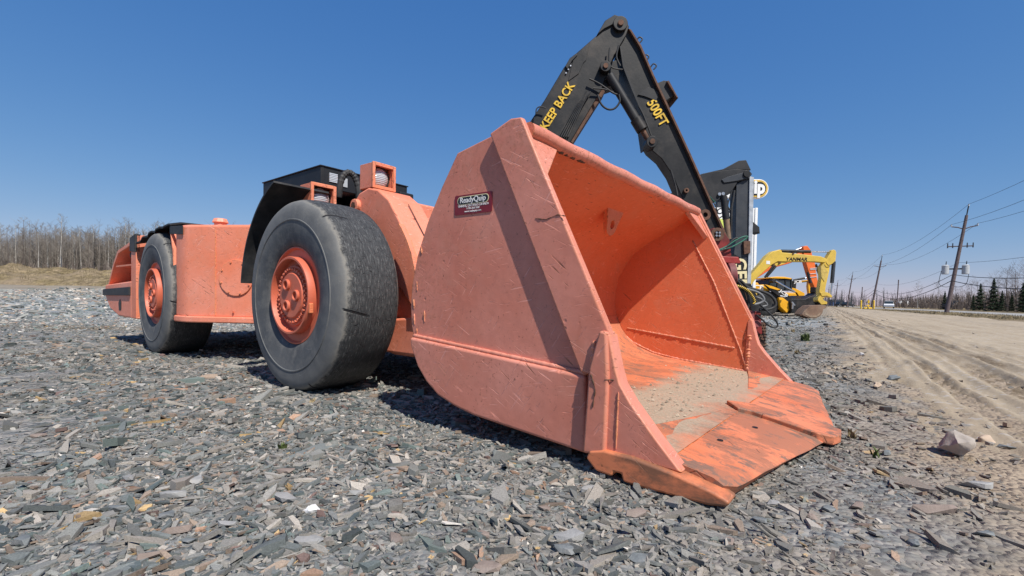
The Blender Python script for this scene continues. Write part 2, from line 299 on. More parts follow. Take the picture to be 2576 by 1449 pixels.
# ------------------------------------------------------------------ mesh helpers
class MB:
    def __init__(s): s.v = []; s.f = []
    def add(s, vs, fs):
        k = len(s.v); s.v += [tuple(map(float, p)) for p in vs]; s.f += [tuple(i + k for i in f) for f in fs]; return s
    def box(s, x0, x1, y0, y1, z0, z1):
        return s.add([(x0, y0, z0), (x1, y0, z0), (x1, y1, z0), (x0, y1, z0), (x0, y0, z1), (x1, y0, z1), (x1, y1, z1), (x0, y1, z1)],
                     [(0, 3, 2, 1), (4, 5, 6, 7), (0, 1, 5, 4), (1, 2, 6, 5), (2, 3, 7, 6), (3, 0, 4, 7)])
    def prism(s, A, B):                       # two matching outlines of 3-D points
        n = len(A); return s.add(list(A) + list(B), [tuple(range(n))[::-1], tuple(range(n, 2 * n))] + [(i, (i + 1) % n, n + (i + 1) % n, n + i) for i in range(n)])
    def xz(s, poly, y0, y1): return s.prism([(x, y0, z) for x, z in poly], [(x, y1, z) for x, z in poly])
    def xy(s, poly, z0, z1): return s.prism([(x, y, z0) for x, y in poly], [(x, y, z1) for x, y in poly])
    def yz(s, poly, x0, x1): return s.prism([(x0, y, z) for y, z in poly], [(x1, y, z) for y, z in poly])
    def px(s, pts, Y, th):                    # an outline seen in the photograph, standing at depth Y with thickness th
        A = [at(x, y, Y) for x, y in pts]; return s.prism(A, [(a[0], a[1] + th, a[2]) for a in A])
    def cyl(s, p0, p1, r0, r1=None, n=14, caps=True):
        r1 = r0 if r1 is None else r1
        p0 = Vector(p0); p1 = Vector(p1); d = (p1 - p0).normalized()
        a = d.orthogonal().normalized(); b = d.cross(a); k = len(s.v)
        for p, r in ((p0, r0), (p1, r1)):
            for i in range(n):
                t = 2 * pi * i / n; s.v.append(tuple(p + a * (r * cos(t)) + b * (r * sin(t))))
        s.f += [(k + i, k + (i + 1) % n, k + n + (i + 1) % n, k + n + i) for i in range(n)]
        if caps: s.f += [tuple(k + i for i in range(n))[::-1], tuple(k + n + i for i in range(n))]
        return s
    def tube(s, pts, r, n=6, rads=None):
        pts = [Vector(p) for p in pts]; m = len(pts); k = len(s.v); a = None
        for i, p in enumerate(pts):
            d = (pts[min(i + 1, m - 1)] - pts[max(i - 1, 0)]).normalized()
            if a is None: a = d.orthogonal().normalized()
            else: a = (a - d * a.dot(d)); a = a.normalized() if a.length > 1e-6 else d.orthogonal().normalized()
            b = d.cross(a); rr = rads[i] if rads else r
            for j in range(n):
                t = 2 * pi * j / n; s.v.append(tuple(p + a * (rr * cos(t)) + b * (rr * sin(t))))
        for i in range(m - 1):
            for j in range(n):
                s.f.append((k + i * n + j, k + i * n + (j + 1) % n, k + (i + 1) * n + (j + 1) % n, k + (i + 1) * n + j))
        s.f += [tuple(k + j for j in range(n))[::-1], tuple(k + (m - 1) * n + j for j in range(n))]
        return s
    def lathe(s, prof, n=48, closed=False):   # profile (radius, y) turned about the y axis
        k = len(s.v); m = len(prof)
        for i in range(n):
            t = 2 * pi * i / n
            for r, y in prof: s.v.append((r * cos(t), y, r * sin(t)))
        mm = m if closed else m - 1
        for i in range(n):
            for j in range(mm):
                a = k + i * m + j; b = k + i * m + (j + 1) % m; c = k + ((i + 1) % n) * m + (j + 1) % m; d = k + ((i + 1) % n) * m + j
                s.f.append((a, b, c, d))
        if not closed:
            for j in (0, m - 1):
                if prof[j][0] > 1e-6: s.f.append(tuple(k + i * m + j for i in range(n)))
        return s
    def ball(s, c, r, n=12, m=8, sq=(1, 1, 1)):
        k = len(s.v)
        for i in range(m + 1):
            ph = pi * i / m
            for j in range(n):
                t = 2 * pi * j / n
                s.v.append((c[0] + r * sq[0] * sin(ph) * cos(t), c[1] + r * sq[1] * sin(ph) * sin(t), c[2] + r * sq[2] * cos(ph)))
        for i in range(m):
            for j in range(n):
                s.f.append((k + i * n + j, k + (i + 1) * n + j, k + (i + 1) * n + (j + 1) % n, k + i * n + (j + 1) % n))
        return s
    def mesh(s, name, mat=None, smooth=0, off=(0, 0, 0), recalc=True):
        me = bpy.data.meshes.new(name)
        vs = [(v[0] - off[0], v[1] - off[1], v[2] - off[2]) for v in s.v]
        me.from_pydata(vs, [], s.f)
        if recalc:
            bm = bmesh.new(); bm.from_mesh(me); bmesh.ops.remove_doubles(bm, verts=bm.verts, dist=1e-5)
            bmesh.ops.recalc_face_normals(bm, faces=bm.faces); bm.to_mesh(me); bm.free()
        me.update()
        if smooth:
            me.shade_smooth(); me.set_sharp_from_angle(angle=radians(smooth))
        if mat: me.materials.append(MATS[mat] if isinstance(mat, str) else mat)
        return me
    def build(s, name, mat, parent=None, smooth=0, bevel=0, seg=2, off=(0, 0, 0)):
        o = bpy.data.objects.new(name, s.mesh(name, mat, smooth, off)); COL.objects.link(o)
        if parent is not None: o.parent = parent
        if bevel:
            m = o.modifiers.new('bevel', 'BEVEL'); m.width = bevel; m.segments = seg; m.limit_method = 'ANGLE'; m.angle_limit = radians(28)
            o.data.shade_smooth(); o.data.set_sharp_from_angle(angle=radians(max(smooth, 28)))
            m.harden_normals = True
        return o
def tag(o, label, cat, group=None):
    o['label'] = label; o['category'] = cat
    if group: o['group'] = group
    return o
def thing(name, label, cat, loc=(0, 0, 0), rz=0.0, group=None):
    o = bpy.data.objects.new(name, None); COL.objects.link(o); o.location = loc; o.rotation_euler = (0, 0, rz)
    o.empty_display_size = 0.2
    return tag(o, label, cat, group)
def linkmesh(name, me, parent=None, loc=(0, 0, 0), rot=(0, 0, 0), scl=(1, 1, 1)):
    o = bpy.data.objects.new(name, me); COL.objects.link(o); o.location = loc; o.rotation_euler = rot; o.scale = scl
    if parent is not None: o.parent = parent
    return o
def lettering(name, body, size, mat, parent, M, bold=0.0, extrude=0.002, width=1.0, align='CENTER', shear=0.0):
    cu = bpy.data.curves.new(name, 'FONT'); cu.body = body; cu.size = size; cu.align_x = align; cu.align_y = 'CENTER'
    cu.offset = bold * size; cu.extrude = extrude; cu.resolution_u = 3; cu.shear = shear
    ob = bpy.data.objects.new(name, cu); COL.objects.link(ob)
    me = bpy.data.meshes.new_from_object(ob); bpy.data.objects.remove(ob)
    me.transform(M @ Matrix.Diagonal((width, 1, 1, 1))); me.materials.clear(); me.materials.append(MATS[mat])
    o = bpy.data.objects.new(name, me); COL.objects.link(o)
    if parent is not None: o.parent = parent
    return o
def frame(origin, xd, yd):                     # matrix whose x / y run along the given directions
    x = Vector(xd).normalized(); y = Vector(yd); y = (y - x * y.dot(x)).normalized(); z = x.cross(y)
    return Matrix(((x.x, y.x, z.x, origin[0]), (x.y, y.y, z.y, origin[1]), (x.z, y.z, z.z, origin[2]), (0, 0, 0, 1)))
def fast_mesh(name, V, Fq, mat, col=None, smooth=False):
    """many separate polygons at once: V (n,3); Fq list of (m,k) index arrays"""
    me = bpy.data.meshes.new(name); me.vertices.add(len(V)); me.vertices.foreach_set('co', np.ascontiguousarray(V, dtype=np.float32).ravel())
    loops = np.concatenate([f.ravel() for f in Fq]).astype(np.int32)
    sizes = np.concatenate([np.full(len(f), f.shape[1], np.int32) for f in Fq])
    starts = np.concatenate([[0], np.cumsum(sizes)[:-1]]).astype(np.int32)
    me.loops.add(len(loops)); me.loops.foreach_set('vertex_index', loops)
    me.polygons.add(len(sizes)); me.polygons.foreach_set('loop_start', starts); me.polygons.foreach_set('loop_total', sizes)
    me.update(calc_edges=True)
    if col is not None:
        at_ = me.color_attributes.new('tint', 'FLOAT_COLOR', 'POINT')
        at_.data.foreach_set('color', np.ascontiguousarray(np.c_[col, np.ones(len(col))], dtype=np.float32).ravel())
    me.materials.append(MATS[mat] if isinstance(mat, str) else mat)
    if smooth: me.shade_smooth()
    else: me.shade_flat()
    return me

# ------------------------------------------------------------------ terrain
def sstep(a, b, x):
    t = np.clip((x - a) / (b - a), 0, 1); return t * t * (3 - 2 * t)
def wav(x, y, s, ph=0.0):
    return (np.sin(x * s + 1.3 + ph) * np.cos(y * s * 1.17 + ph * 2.1) + 0.5 * np.sin(x * s * 2.3 + y * s * 1.9 + ph) + 0.3 * np.cos(x * s * 4.1 - y * s * 3.7 + 2 * ph)) / 1.8
def tz(x, y):
    x = np.asarray(x, float); y = np.asarray(y, float)
    a = x / np.maximum(y, 1.0)
    L = sstep(-0.28, -0.62, a) * (y > 1)
    z = L * (1.15 * sstep(11, 38, y) + 1.2 * sstep(44, 75, y))
    r = np.hypot(x, y)
    z = z + 0.05 * wav(x, y, 0.55) * L * sstep(8, 16, r) + 0.008 * wav(x, y, 2.1, 1.0) * sstep(0.5, 1.2, r)
    return z
def road_s(x, y): return x - (0.66 * y + 0.75)

g = G('gravel_ground'); P = g.pos(); x, y, z = g.sep(P)
s = g.math('SUBTRACT', x, g.math('ADD', g.math('MULTIPLY', y, 0.66), 0.75))
cells = g.vor(P, 42, 'F1', 1); cv = g.sep(cells)[0]
stone = g.ramp(cv, [(0.0, (0.085, 0.095, 0.098)), (0.3, (0.135, 0.148, 0.152)), (0.55, (0.205, 0.205, 0.198)), (0.8, (0.27, 0.245, 0.215)), (1.0, (0.36, 0.33, 0.29))])
big = g.vor(P, 11, 'F1', 1); bv = g.sep(big)[1]
stone = g.mix(0.45, stone, g.ramp(bv, [(0.0, (0.12, 0.135, 0.14)), (0.5, (0.22, 0.225, 0.225)), (1.0, (0.34, 0.32, 0.30))]))
grit = g.ramp(g.noise(P, 120, 4, 0.7), [(0.3, (0.105, 0.095, 0.082)), (0.7, (0.26, 0.235, 0.200))])
patch = g.noise(P, 1.3, 6, 0.62)
c = g.mix(g.ramp(patch, [(0.45, 0.0), (0.62, 0.7)]), stone, grit)
# paler blue-grey slate further back on the left, brown strip across it
lft = g.math('DIVIDE', x, g.math('MAXIMUM', y, 1.0))
lm = g.math('MULTIPLY', g.ramp(lft, [(0.0, 1.0), (0.01, 1.0)]), g.ramp(g.math('MULTIPLY', y, 0.02), [(0.20, 0.0), (0.34, 1.0)]))
c = g.mix(g.math('MULTIPLY', lm, 0.7), c, g.ramp(g.noise(g.mp(P, (0.6, 2.0, 1)), 2.2, 7, 0.7), [(0.3, (0.19, 0.215, 0.225)), (0.55, (0.32, 0.345, 0.36)), (0.75, (0.50, 0.52, 0.53))]))
st = g.math('ABSOLUTE', g.math('SUBTRACT', g.math('ADD', y, g.math('MULTIPLY', g.noise(P, 0.35, 4), 3.0)), 10.6))
stm = g.math('MULTIPLY', g.ramp(st, [(0.0, 0.85), (0.10, 0.75), (0.9, 0.0)]), g.ramp(g.math('ADD', g.math('MULTIPLY', lft, -1.0), 0.0), [(0.55, 0.0), (0.7, 1.0)]))
c = g.mix(stm, c, (0.17, 0.125, 0.075))
far = g.ramp(g.math('MULTIPLY', y, 0.01), [(0.20, 0.0), (0.30, 1.0)])
farc = g.ramp(g.noise(P, 0.5, 7, 0.65), [(0.3, (0.20, 0.155, 0.105)), (0.7, (0.33, 0.275, 0.20))])
c = g.mix(g.math('MULTIPLY', far, 0.8), c, farc)
# sandy dirt coming in from the lot
dm = g.math('ADD', s, g.math('MULTIPLY', g.math('SUBTRACT', g.noise(P, 0.9, 6, 0.65), 0.5), 4.2))
dmask = g.ramp(g.math('MULTIPLY_ADD', dm, 0.25, 0.5), [(0.26, 0.0), (0.50, 0.94)])
dirtc = g.ramp(g.noise(P, 3.5, 8, 0.7), [(0.3, (0.235, 0.180, 0.130)), (0.7, (0.385, 0.305, 0.225))])
c = g.mix(dmask, c, dirtc)
hb = g.math('MULTIPLY', g.vor(P, 42, 'F1', 0), -1.0)
nb = g.bump(hb, 0.8, 0.02); nb = g.bump(g.vor(P, 11, 'F1', 0), 0.5, -0.05, nb); nb = g.bump(g.noise(P, 150, 4, 0.7), 0.4, 0.006, nb)
g.fin(c, 0.95, 0.05, 0.0, nb); MATS['gravel_ground'] = g.m

g = G('slate_chips'); P = g.pos(); t = g.attr('tint')
n = g.noise(P, 210, 4, 0.7); n2 = g.noise(g.mp(P, (1, 1, 4)), 30, 3)
c = g.mix(1.0, t, g.ramp(n, [(0.25, 0.62), (0.75, 1.32)]), 'MULTIPLY')
MATS['slate_chips'] = g.fin(c, g.ramp(n2, [(0.3, 0.55), (0.7, 0.85)]), 0.35, 0.0, g.bump(n, 0.35, 0.002))

g = G('sandy_dirt'); P = g.pos(); x, y, z = g.sep(P)
al = g.mp(P, (1, 1, 1), (0, 0, radians(33.4)))         # turned so that y runs along the lot
strk = g.noise(g.mp(al, (3.2, 0.10, 1)), 1.2, 6, 0.62)
c = g.ramp(g.noise(P, 1.1, 8, 0.68), [(0.30, (0.275, 0.215, 0.148)), (0.72, (0.400, 0.325, 0.232))])
c = g.mix(g.ramp(strk, [(0.42, 0.0), (0.68, 0.55)]), c, (0.455, 0.380, 0.285))
c = g.mix(g.ramp(strk, [(0.26, 0.5), (0.42, 0.0)]), c, (0.225, 0.170, 0.118))
c = g.mix(g.ramp(g.noise(P, 45, 5, 0.75), [(0.50, 0.0), (0.70, 0.5)]), c, (0.20, 0.155, 0.11))
peb = g.vor(P, 26, 'F1', 1); pv = g.sep(peb)[2]
c = g.mix(g.ramp(pv, [(0.90, 0.0), (0.93, 0.55)]), c, (0.43, 0.40, 0.37))
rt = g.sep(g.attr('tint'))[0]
c = g.mix(g.math('MULTIPLY', g.math('MULTIPLY', rt, g.ramp(g.noise(P, 9, 6, 0.75), [(0.3, 0.35), (0.55, 1.0)])), 0.95), c, (0.145, 0.106, 0.068))  # ruts darkened: damp soil, with their shadow also painted into the colour
nb = g.bump(g.noise(P, 14, 7, 0.75), 0.6, 0.03); nb = g.bump(g.noise(P, 80, 4, 0.7), 0.5, 0.006, nb)
MATS['sandy_dirt'] = g.fin(c, 0.95, 0.2, 0.0, nb)

g = G('grassy_earth'); P = g.pos()
c = g.ramp(g.noise(P, 0.55, 8, 0.7), [(0.25, (0.15, 0.105, 0.062)), (0.45, (0.30, 0.235, 0.125)), (0.58, (0.36, 0.275, 0.175)), (0.72, (0.21, 0.175, 0.09))])
c = g.mix(g.ramp(g.noise(P, 2.3, 7, 0.75), [(0.42, 0.0), (0.6, 0.85)]), c, (0.105, 0.080, 0.048))
c = g.mix(g.ramp(g.noise(P, 0.21, 4, 0.6), [(0.5, 0.0), (0.62, 0.55)]), c, (0.30, 0.235, 0.165))
MATS['grassy_earth'] = g.fin(c, 0.95, 0.05, 0.0, g.bump(g.noise(P, 4, 6, 0.75), 0.9, 0.25))
g = G('pale_asphalt'); P = g.pos()
c = g.ramp(g.noise(P, 0.8, 6, 0.65), [(0.3, (0.25, 0.24, 0.225)), (0.7, (0.36, 0.345, 0.325))])
MATS['pale_asphalt'] = g.fin(c, 0.9, 0.25, 0.0, g.bump(g.noise(P, 30, 4), 0.3, 0.01))

# polar sheet round the camera, fine in front, coarse behind, out to the horizon
rr = [0.25]
while rr[-1] < 3000: rr.append(rr[-1] * (1.032 if rr[-1] < 120 else 1.12))
rr = np.array(rr)
th = np.concatenate([np.linspace(-75, 75, 301), np.linspace(75, 285, 43)[1:-1]]) * pi / 180
RR, TT = np.meshgrid(rr, th, indexing='ij'); X = RR * np.sin(TT); Y = RR * np.cos(TT)
V = np.c_[X.ravel(), Y.ravel(), tz(X, Y).ravel()]; nr, nt = RR.shape
i, j = np.meshgrid(np.arange(nr - 1), np.arange(nt), indexing='ij'); j2 = (j + 1) % nt
Fq = np.c_[(i * nt + j).ravel(), (i * nt + j2).ravel(), ((i + 1) * nt + j2).ravel(), ((i + 1) * nt + j).ravel()]
V = np.r_[V, [[0, 0, 0]]]; tri = np.c_[np.arange(nt), np.full(nt, len(V) - 1), (np.arange(nt) + 1) % nt]
me = fast_mesh('ground', V, [Fq, tri], 'gravel_ground', smooth=True); bm = bmesh.new(); bm.from_mesh(me); bmesh.ops.recalc_face_normals(bm, faces=bm.faces)
if sum(f.normal.z for f in bm.faces) < 0: bmesh.ops.reverse_faces(bm, faces=bm.faces)
bm.to_mesh(me); bm.free()
o = linkmesh('ground', me); o['kind'] = 'structure'

# the sandy lot with its wheel ruts
ss = np.concatenate([np.arange(-1.0, 2.3, 0.03), np.arange(2.3, 11.2, 0.35)])
ll = [-1.2]
while ll[-1] < 130: ll.append(ll[-1] + max(0.05, 0.018 * abs(ll[-1])))
ll = np.array(ll); LL, S = np.meshgrid(ll, ss, indexing='ij')
wr = S + 0.05 * np.sin(LL * 0.5) + 0.02 * np.sin(LL * 1.9)
def rut(c0, w, d, lug, side=0.6):
    q = (wr - c0) / w
    core = np.exp(-q ** 4); rim = np.exp(-((np.abs(q) - 1.45) / 0.35) ** 2)
    lugs = (np.sin(LL * 2 * pi / lug + np.sign(q) * 0.9 + q * 1.5 + 1.2 * wav(LL * 2, S * 5, 1.3)) > 0) * core * 0.7
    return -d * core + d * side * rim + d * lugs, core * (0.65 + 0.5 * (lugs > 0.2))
Z = np.zeros_like(S); W = np.zeros_like(S)
for c0, w, d, lug in ((0.39, 0.08, 0.034, 0.10), (0.92, 0.15, 0.036, 0.12), (1.29, 0.11, 0.030, 0.11), (0.02, 0.08, 0.014, 0.12), (1.85, 0.13, 0.012, 0.16)):
    br = 0.45 + 0.55 * sstep(-0.4, 0.3, wav(LL * 0.9 + c0 * 9, S * 0.2, 1.0, c0 * 5))
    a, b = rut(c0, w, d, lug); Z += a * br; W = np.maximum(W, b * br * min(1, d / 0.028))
Z += 0.007 * rng.standard_normal(S.shape) * (0.25 + W) + 0.012 * wav(LL * 1.0, S * 3.0, 1.9, 0.4) + 0.006 * wav(LL * 3, S * 7, 2.3, 2.0) + 0.02 * wav(LL, S, 0.35, 3.0)
edge = sstep(-0.75, 0.25, S + 0.45 * wav(LL * 0.8, S * 1.2, 1.5, 0.7) + 0.25 * wav(LL * 2.1, S * 3.0, 1.5, 1.9)) * (1 - sstep(10.0, 11.0, S + 0.6 * wav(LL, S, 0.5)))
Z = (0.022 + Z) * edge - 0.03 * (1 - edge)
Xr = 0.66 * LL + 0.75 + S; Yr = LL
Z = Z + tz(Xr, Yr)
nl, ns = S.shape; i, j = np.meshgrid(np.arange(nl - 1), np.arange(ns - 1), indexing='ij')
Fq = np.c_[(i * ns + j).ravel(), (i * ns + j + 1).ravel(), ((i + 1) * ns + j + 1).ravel(), ((i + 1) * ns + j).ravel()]
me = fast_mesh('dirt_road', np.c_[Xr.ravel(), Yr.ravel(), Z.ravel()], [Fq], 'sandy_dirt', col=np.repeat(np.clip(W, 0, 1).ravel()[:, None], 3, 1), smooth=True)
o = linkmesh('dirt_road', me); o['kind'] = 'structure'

# verge and highway beyond the lot
def strip(name, mat, q0, q1, z0, crown, y0=-30, y1=420, nq=10, amp=0.0):
    ys = np.concatenate([np.arange(y0, 60, 1.0), np.arange(60, y1, 5.0)]); qs = np.linspace(0, 1, nq)
    YY, Q = np.meshgrid(ys, qs, indexing='ij'); QQ = q0 + (q1 - q0) * Q + amp * wav(YY, Q * 4, 0.4) * (Q < 0.5)
    XX = QQ + 0.606 * YY; ZZ = z0 + crown * np.sin(pi * Q) + (0.10 * wav(XX, YY, 1.1) * np.sin(pi * Q) if amp else 0)
    a, b = YY.shape; i, j = np.meshgrid(np.arange(a - 1), np.arange(b - 1), indexing='ij')
    Fq = np.c_[(i * b + j).ravel(), (i * b + j + 1).ravel(), ((i + 1) * b + j + 1).ravel(), ((i + 1) * b + j).ravel()]
    o = linkmesh(name, fast_mesh(name, np.c_[XX.ravel(), YY.ravel(), ZZ.ravel()], [Fq], mat, smooth=True)); o['kind'] = 'structure'; return o
strip('verge', 'grassy_earth', 11.4, 17.2, 0.015, 0.10, nq=16, amp=0.7)
strip('highway', 'pale_asphalt', 17.0, 26.5, 0.03, 0.12)
strip('far_verge', 'grassy_earth', 26.2, 60.0, 0.02, 0.5, nq=20, amp=0.5)

# overgrown berm on the left
xs = np.arange(-80, -8, 0.28); ys = np.arange(37, 64, 0.25); XX, YY = np.meshgrid(xs, ys, indexing='ij')
pr = np.clip(1 - ((YY - 50) / 12.0) ** 2, 0, 1) ** 0.8 * sstep(-8, -22, XX)
ZZ = tz(XX, YY) + pr * (1.75 + 0.5 * wav(XX, YY, 0.22, 0.3) + 0.42 * wav(XX, YY, 0.75, 1.0) + 0.2 * wav(XX, YY, 2.2, 2.0) + 0.12 * wav(XX, YY, 5.3, 1.0)) - 0.25 * (1 - sstep(0, 0.12, pr))
a, b = XX.shape; i, j = np.meshgrid(np.arange(a - 1), np.arange(b - 1), indexing='ij')
Fq = np.c_[(i * b + j).ravel(), ((i + 1) * b + j).ravel(), ((i + 1) * b + j + 1).ravel(), (i * b + j + 1).ravel()]
o = linkmesh('berm', fast_mesh('berm', np.c_[XX.ravel(), YY.ravel(), ZZ.ravel()], [Fq], 'grassy_earth', smooth=True)); o['kind'] = 'structure'
def bermz(x, y):
    p = np.clip(1 - ((y - 50) / 12.0) ** 2, 0, 1) ** 0.8 * sstep(-8, -22, x)
    return tz(x, y) + p * (1.75 + 0.5 * wav(x, y, 0.22, 0.3) + 0.42 * wav(x, y, 0.75, 1.0) + 0.2 * wav(x, y, 2.2, 2.0) + 0.12 * wav(x, y, 5.3, 1.0))

# ------------------------------------------------------------------ slate chips
def chips(n, r0, r1, smin, smed, spread, amin=-54, amax=54, zl=0.010, tilt=0.22, keep=None):
    u = rng.random(n); r = np.sqrt(r0 * r0 + u * (r1 * r1 - r0 * r0)); a = np.radians(amin + (amax - amin) * rng.random(n))
    X = r * np.sin(a); Y = r * np.cos(a)
    s = road_s(X, Y); m = s + 0.55 * wav(X, Y, 1.5, 0.7) + 0.3 * wav(X, Y, 4.1, 0.2)
    p = np.clip(1 - sstep(-1.7, 0.3, m), 0.04, 1)
    bare = sstep(0.35, 0.75, wav(X, Y, 1.7, 4.0)); p = p * (1 - (0.35 if smed < .012 else 0.85) * bare)
    k = rng.random(n) < p; X, Y, r = X[k], Y[k], r[k]; n = len(X)
    size = np.maximum(smin, smed * np.exp(spread * rng.standard_normal(n))); size = np.minimum(size, smed * 6)
    K = 5
    ang = (np.arange(K)[None, :] + 0.95 * (rng.random((n, K)) - 0.5)) * 2 * pi / K
    rad = 0.62 + 0.62 * rng.random((n, K)); asp = 1.0 + 1.9 * rng.random(n) ** 1.3
    px = rad * np.cos(ang) * asp[:, None]; py = rad * np.sin(ang) / np.sqrt(asp)[:, None]
    rot = rng.random(n) * 2 * pi; cr, sr = np.cos(rot)[:, None], np.sin(rot)[:, None]
    hs = size / 2
    bx = (px * cr - py * sr) * hs[:, None]; by = (px * sr + py * cr) * hs[:, None]
    thk = size * (0.07 + 0.22 * rng.random(n) ** 1.6)
    tx = tilt * rng.standard_normal(n); ty = tilt * rng.standard_normal(n)
    z0 = tz(X, Y) + zl * rng.random(n) - 0.004
    sk = 0.90 + 0.12 * rng.random((n, K))
    top = np.stack([X[:, None] + bx * sk, Y[:, None] + by * sk, (z0 + thk)[:, None] + bx * tx[:, None] + by * ty[:, None] + (0.035 * size)[:, None] * rng.standard_normal((n, K))], 2)
    bot = np.stack([X[:, None] + bx, Y[:, None] + by, (z0 - 0.3 * thk)[:, None] + bx * tx[:, None] * 0.9 + by * ty[:, None] * 0.9], 2)
    V = np.concatenate([top, bot], 1).reshape(-1, 3); base = np.arange(n)[:, None] * (2 * K)
    F1 = base + np.arange(K)[None, :]
    q = np.arange(K); qn = (q + 1) % K
    F2 = (base[:, None, :] + np.stack([q + K, qn + K, qn, q], 1)[None]).reshape(-1, 4)
    pal = np.array([(0.110, 0.128, 0.134), (0.150, 0.170, 0.175), (0.205, 0.215, 0.213), (0.275, 0.272, 0.262), (0.335, 0.315, 0.290), (0.085, 0.108, 0.115), (0.270, 0.215, 0.175), (0.36, 0.24, 0.175), (0.46, 0.33, 0.17), (0.62, 0.60, 0.57), (0.165, 0.115, 0.105), (0.140, 0.180, 0.175)])
    pw = np.array([9, 16, 22, 21, 14, 5, 6, 1.5, 0.9, 1.2, 1.8, 4.0]); pw /= pw.sum()
    ci = rng.choice(len(pal), n, p=pw); colr = pal[ci] * (0.56 + 0.62 * rng.random(n))[:, None] * np.array([1.03, 0.985, 0.92])
    pale = sstep(6.5, 11, Y) * sstep(-.35, -.62, X / Y); colr = colr * (1 + .55 * pale)[:, None]
    du = (.62 * sstep(-2.6, .4, road_s(X, Y) + .5 * wav(X, Y, 1.5, .7)) * (.55 + .45 * rng.random(n)))[:, None]; colr = colr * (1 - du) + du * np.array([.255, .200, .150])
    return V, F1, F2, np.repeat(colr, 2 * K, 0)
def pack(name, sets):
    Vs, F1s, F2s, Cs, k = [], [], [], [], 0
    for V, F1, F2, Cc in sets:
        Vs.append(V); F1s.append(F1 + k); F2s.append(F2 + k); Cs.append(Cc); k += len(V)
    o = linkmesh(name, fast_mesh(name, np.concatenate(Vs), [np.concatenate(F1s), np.concatenate(F2s)], 'slate_chips', np.concatenate(Cs))); o['kind'] = 'stuff'
    return o
pack('gravel', [chips(66000, 0.75, 3.0, 0.003, 0.0078, 0.52, zl=0.006, tilt=0.32), chips(15000, 0.75, 3.2, 0.010, 0.0185, 0.45, zl=0.010, tilt=0.24), chips(1500, 0.75, 4.5, 0.028, 0.040, 0.30, zl=0.012, tilt=0.15),
                chips(56000, 3.0, 7.0, 0.008, 0.0155, 0.48, zl=0.008, tilt=0.26), chips(8000, 3.0, 8.0, 0.022, 0.038, 0.35, zl=0.012),
                chips(34000, 7.0, 17.0, 0.020, 0.034, 0.42, amin=-54, amax=52, zl=0.010), chips(15000, 17.0, 40.0, 0.05, 0.085, 0.40, amin=-54, amax=-12, zl=0.02), chips(3000, 17.0, 36.0, 0.05, 0.08, 0.35, amin=10, amax=40, zl=0.02)])

# ------------------------------------------------------------------ the scoop loader
# local axes: x forward along the machine, y away from the camera across it, z up
LO = (-1.553, 3.437, 0.0)
LD = thing('scoop_loader', 'low faded orange articulated underground loader with large bucket resting on slate gravel', 'loader', LO, -TH)
WB = 2.45                                     # overall width
def mir(y): return WB - y

# --- bucket
S = [(2.03, 1.50), (1.86, 1.475), (1.61, 1.43), (1.50, 1.275), (1.39, 1.096), (1.31, .92), (1.268, .76), (1.258, .64), (1.268, .531), (1.305, .42), (1.363, .318), (1.43, .245), (1.517, .186), (1.64, .148), (1.775, .122), (2.43, .062)]
I = [(2.05, 1.435), (1.85, 1.325), (1.62, 1.215), (1.50, 1.135), (1.41, 1.03), (1.345, .91), (1.312, .79), (1.308, .67), (1.328, .55), (1.375, .44), (1.45, .345), (1.55, .275), (1.68, .225), (1.80, .199), (1.92, .187), (2.52, .135), (2.74, .112)]
def ins(p, k=0.004): return (p[0] + (k if p[0] < 1.9 else 0), p[1] - k if p[1] > 0.7 else p[1] + k)
m = MB()
outer = [ins(p) for p in S]; inner = I[:]
def shell(yl):
    A = [(p[0], yl, p[1]) for p in outer + [(2.72, .062)] + inner[::-1]]
    return A
m.prism(shell(0.012), shell(WB - 0.012))
BK = m.build('bucket', 'paint', LD, smooth=28)
# scraped skin of the floor, a few millimetres above the shell
m = MB(); fl = I[8:]
nrmf = []
for k, p in enumerate(fl):
    a = fl[max(0, k - 1)]; b = fl[min(len(fl) - 1, k + 1)]; d = Vector((b[0] - a[0], b[1] - a[1])).normalized(); nrmf.append((-d.y, d.x))
nv = 24; ys = [0.035 + (WB - 0.07) * q / nv for q in range(nv + 1)]
vs = []; fs = []
for k, p in enumerate(fl):
    for yy in ys:
        wv_ = 0.004 * float(wav(p[0] * 3, yy * 3, 2.0)) + 0.005
        vs.append((p[0] + nrmf[k][0] * wv_, yy, p[1] + nrmf[k][1] * wv_))
for k in range(len(fl) - 1):
    for q in range(nv): fs.append((k * (nv + 1) + q, k * (nv + 1) + q + 1, (k + 1) * (nv + 1) + q + 1, (k + 1) * (nv + 1) + q))
m.add(vs, fs); FL = m.build('floor_plate', 'bucket_floor', BK, smooth=60)
# side walls
SP = S + [(2.50, .10), (2.495, .555)]
for s_, (a, b) in enumerate(((0.0, 0.03), (WB - 0.03, WB))):
    o_ = MB().xz(SP, a, b).build('side_wall', 'paint_faded', BK, smooth=30, bevel=0.007); o_.data.materials.append(MATS['paint'])
    for p_ in o_.data.polygons:                # the sheltered inner face has kept its colour
        if p_.normal.y * (1 if a < 1 else -1) > 0.9: p_.material_index = 1
strip_ = [(2.045, 1.505), (1.985, 1.512), (1.857, 1.468), (2.374, .395), (2.50, .385), (2.505, .56)]
for a, b in ((-0.036, 0.001), (WB - 0.001, WB + 0.036)):
    MB().xz(strip_, a, b).build('edge_plate', 'paint_faded', BK, smooth=30, bevel=0.010)
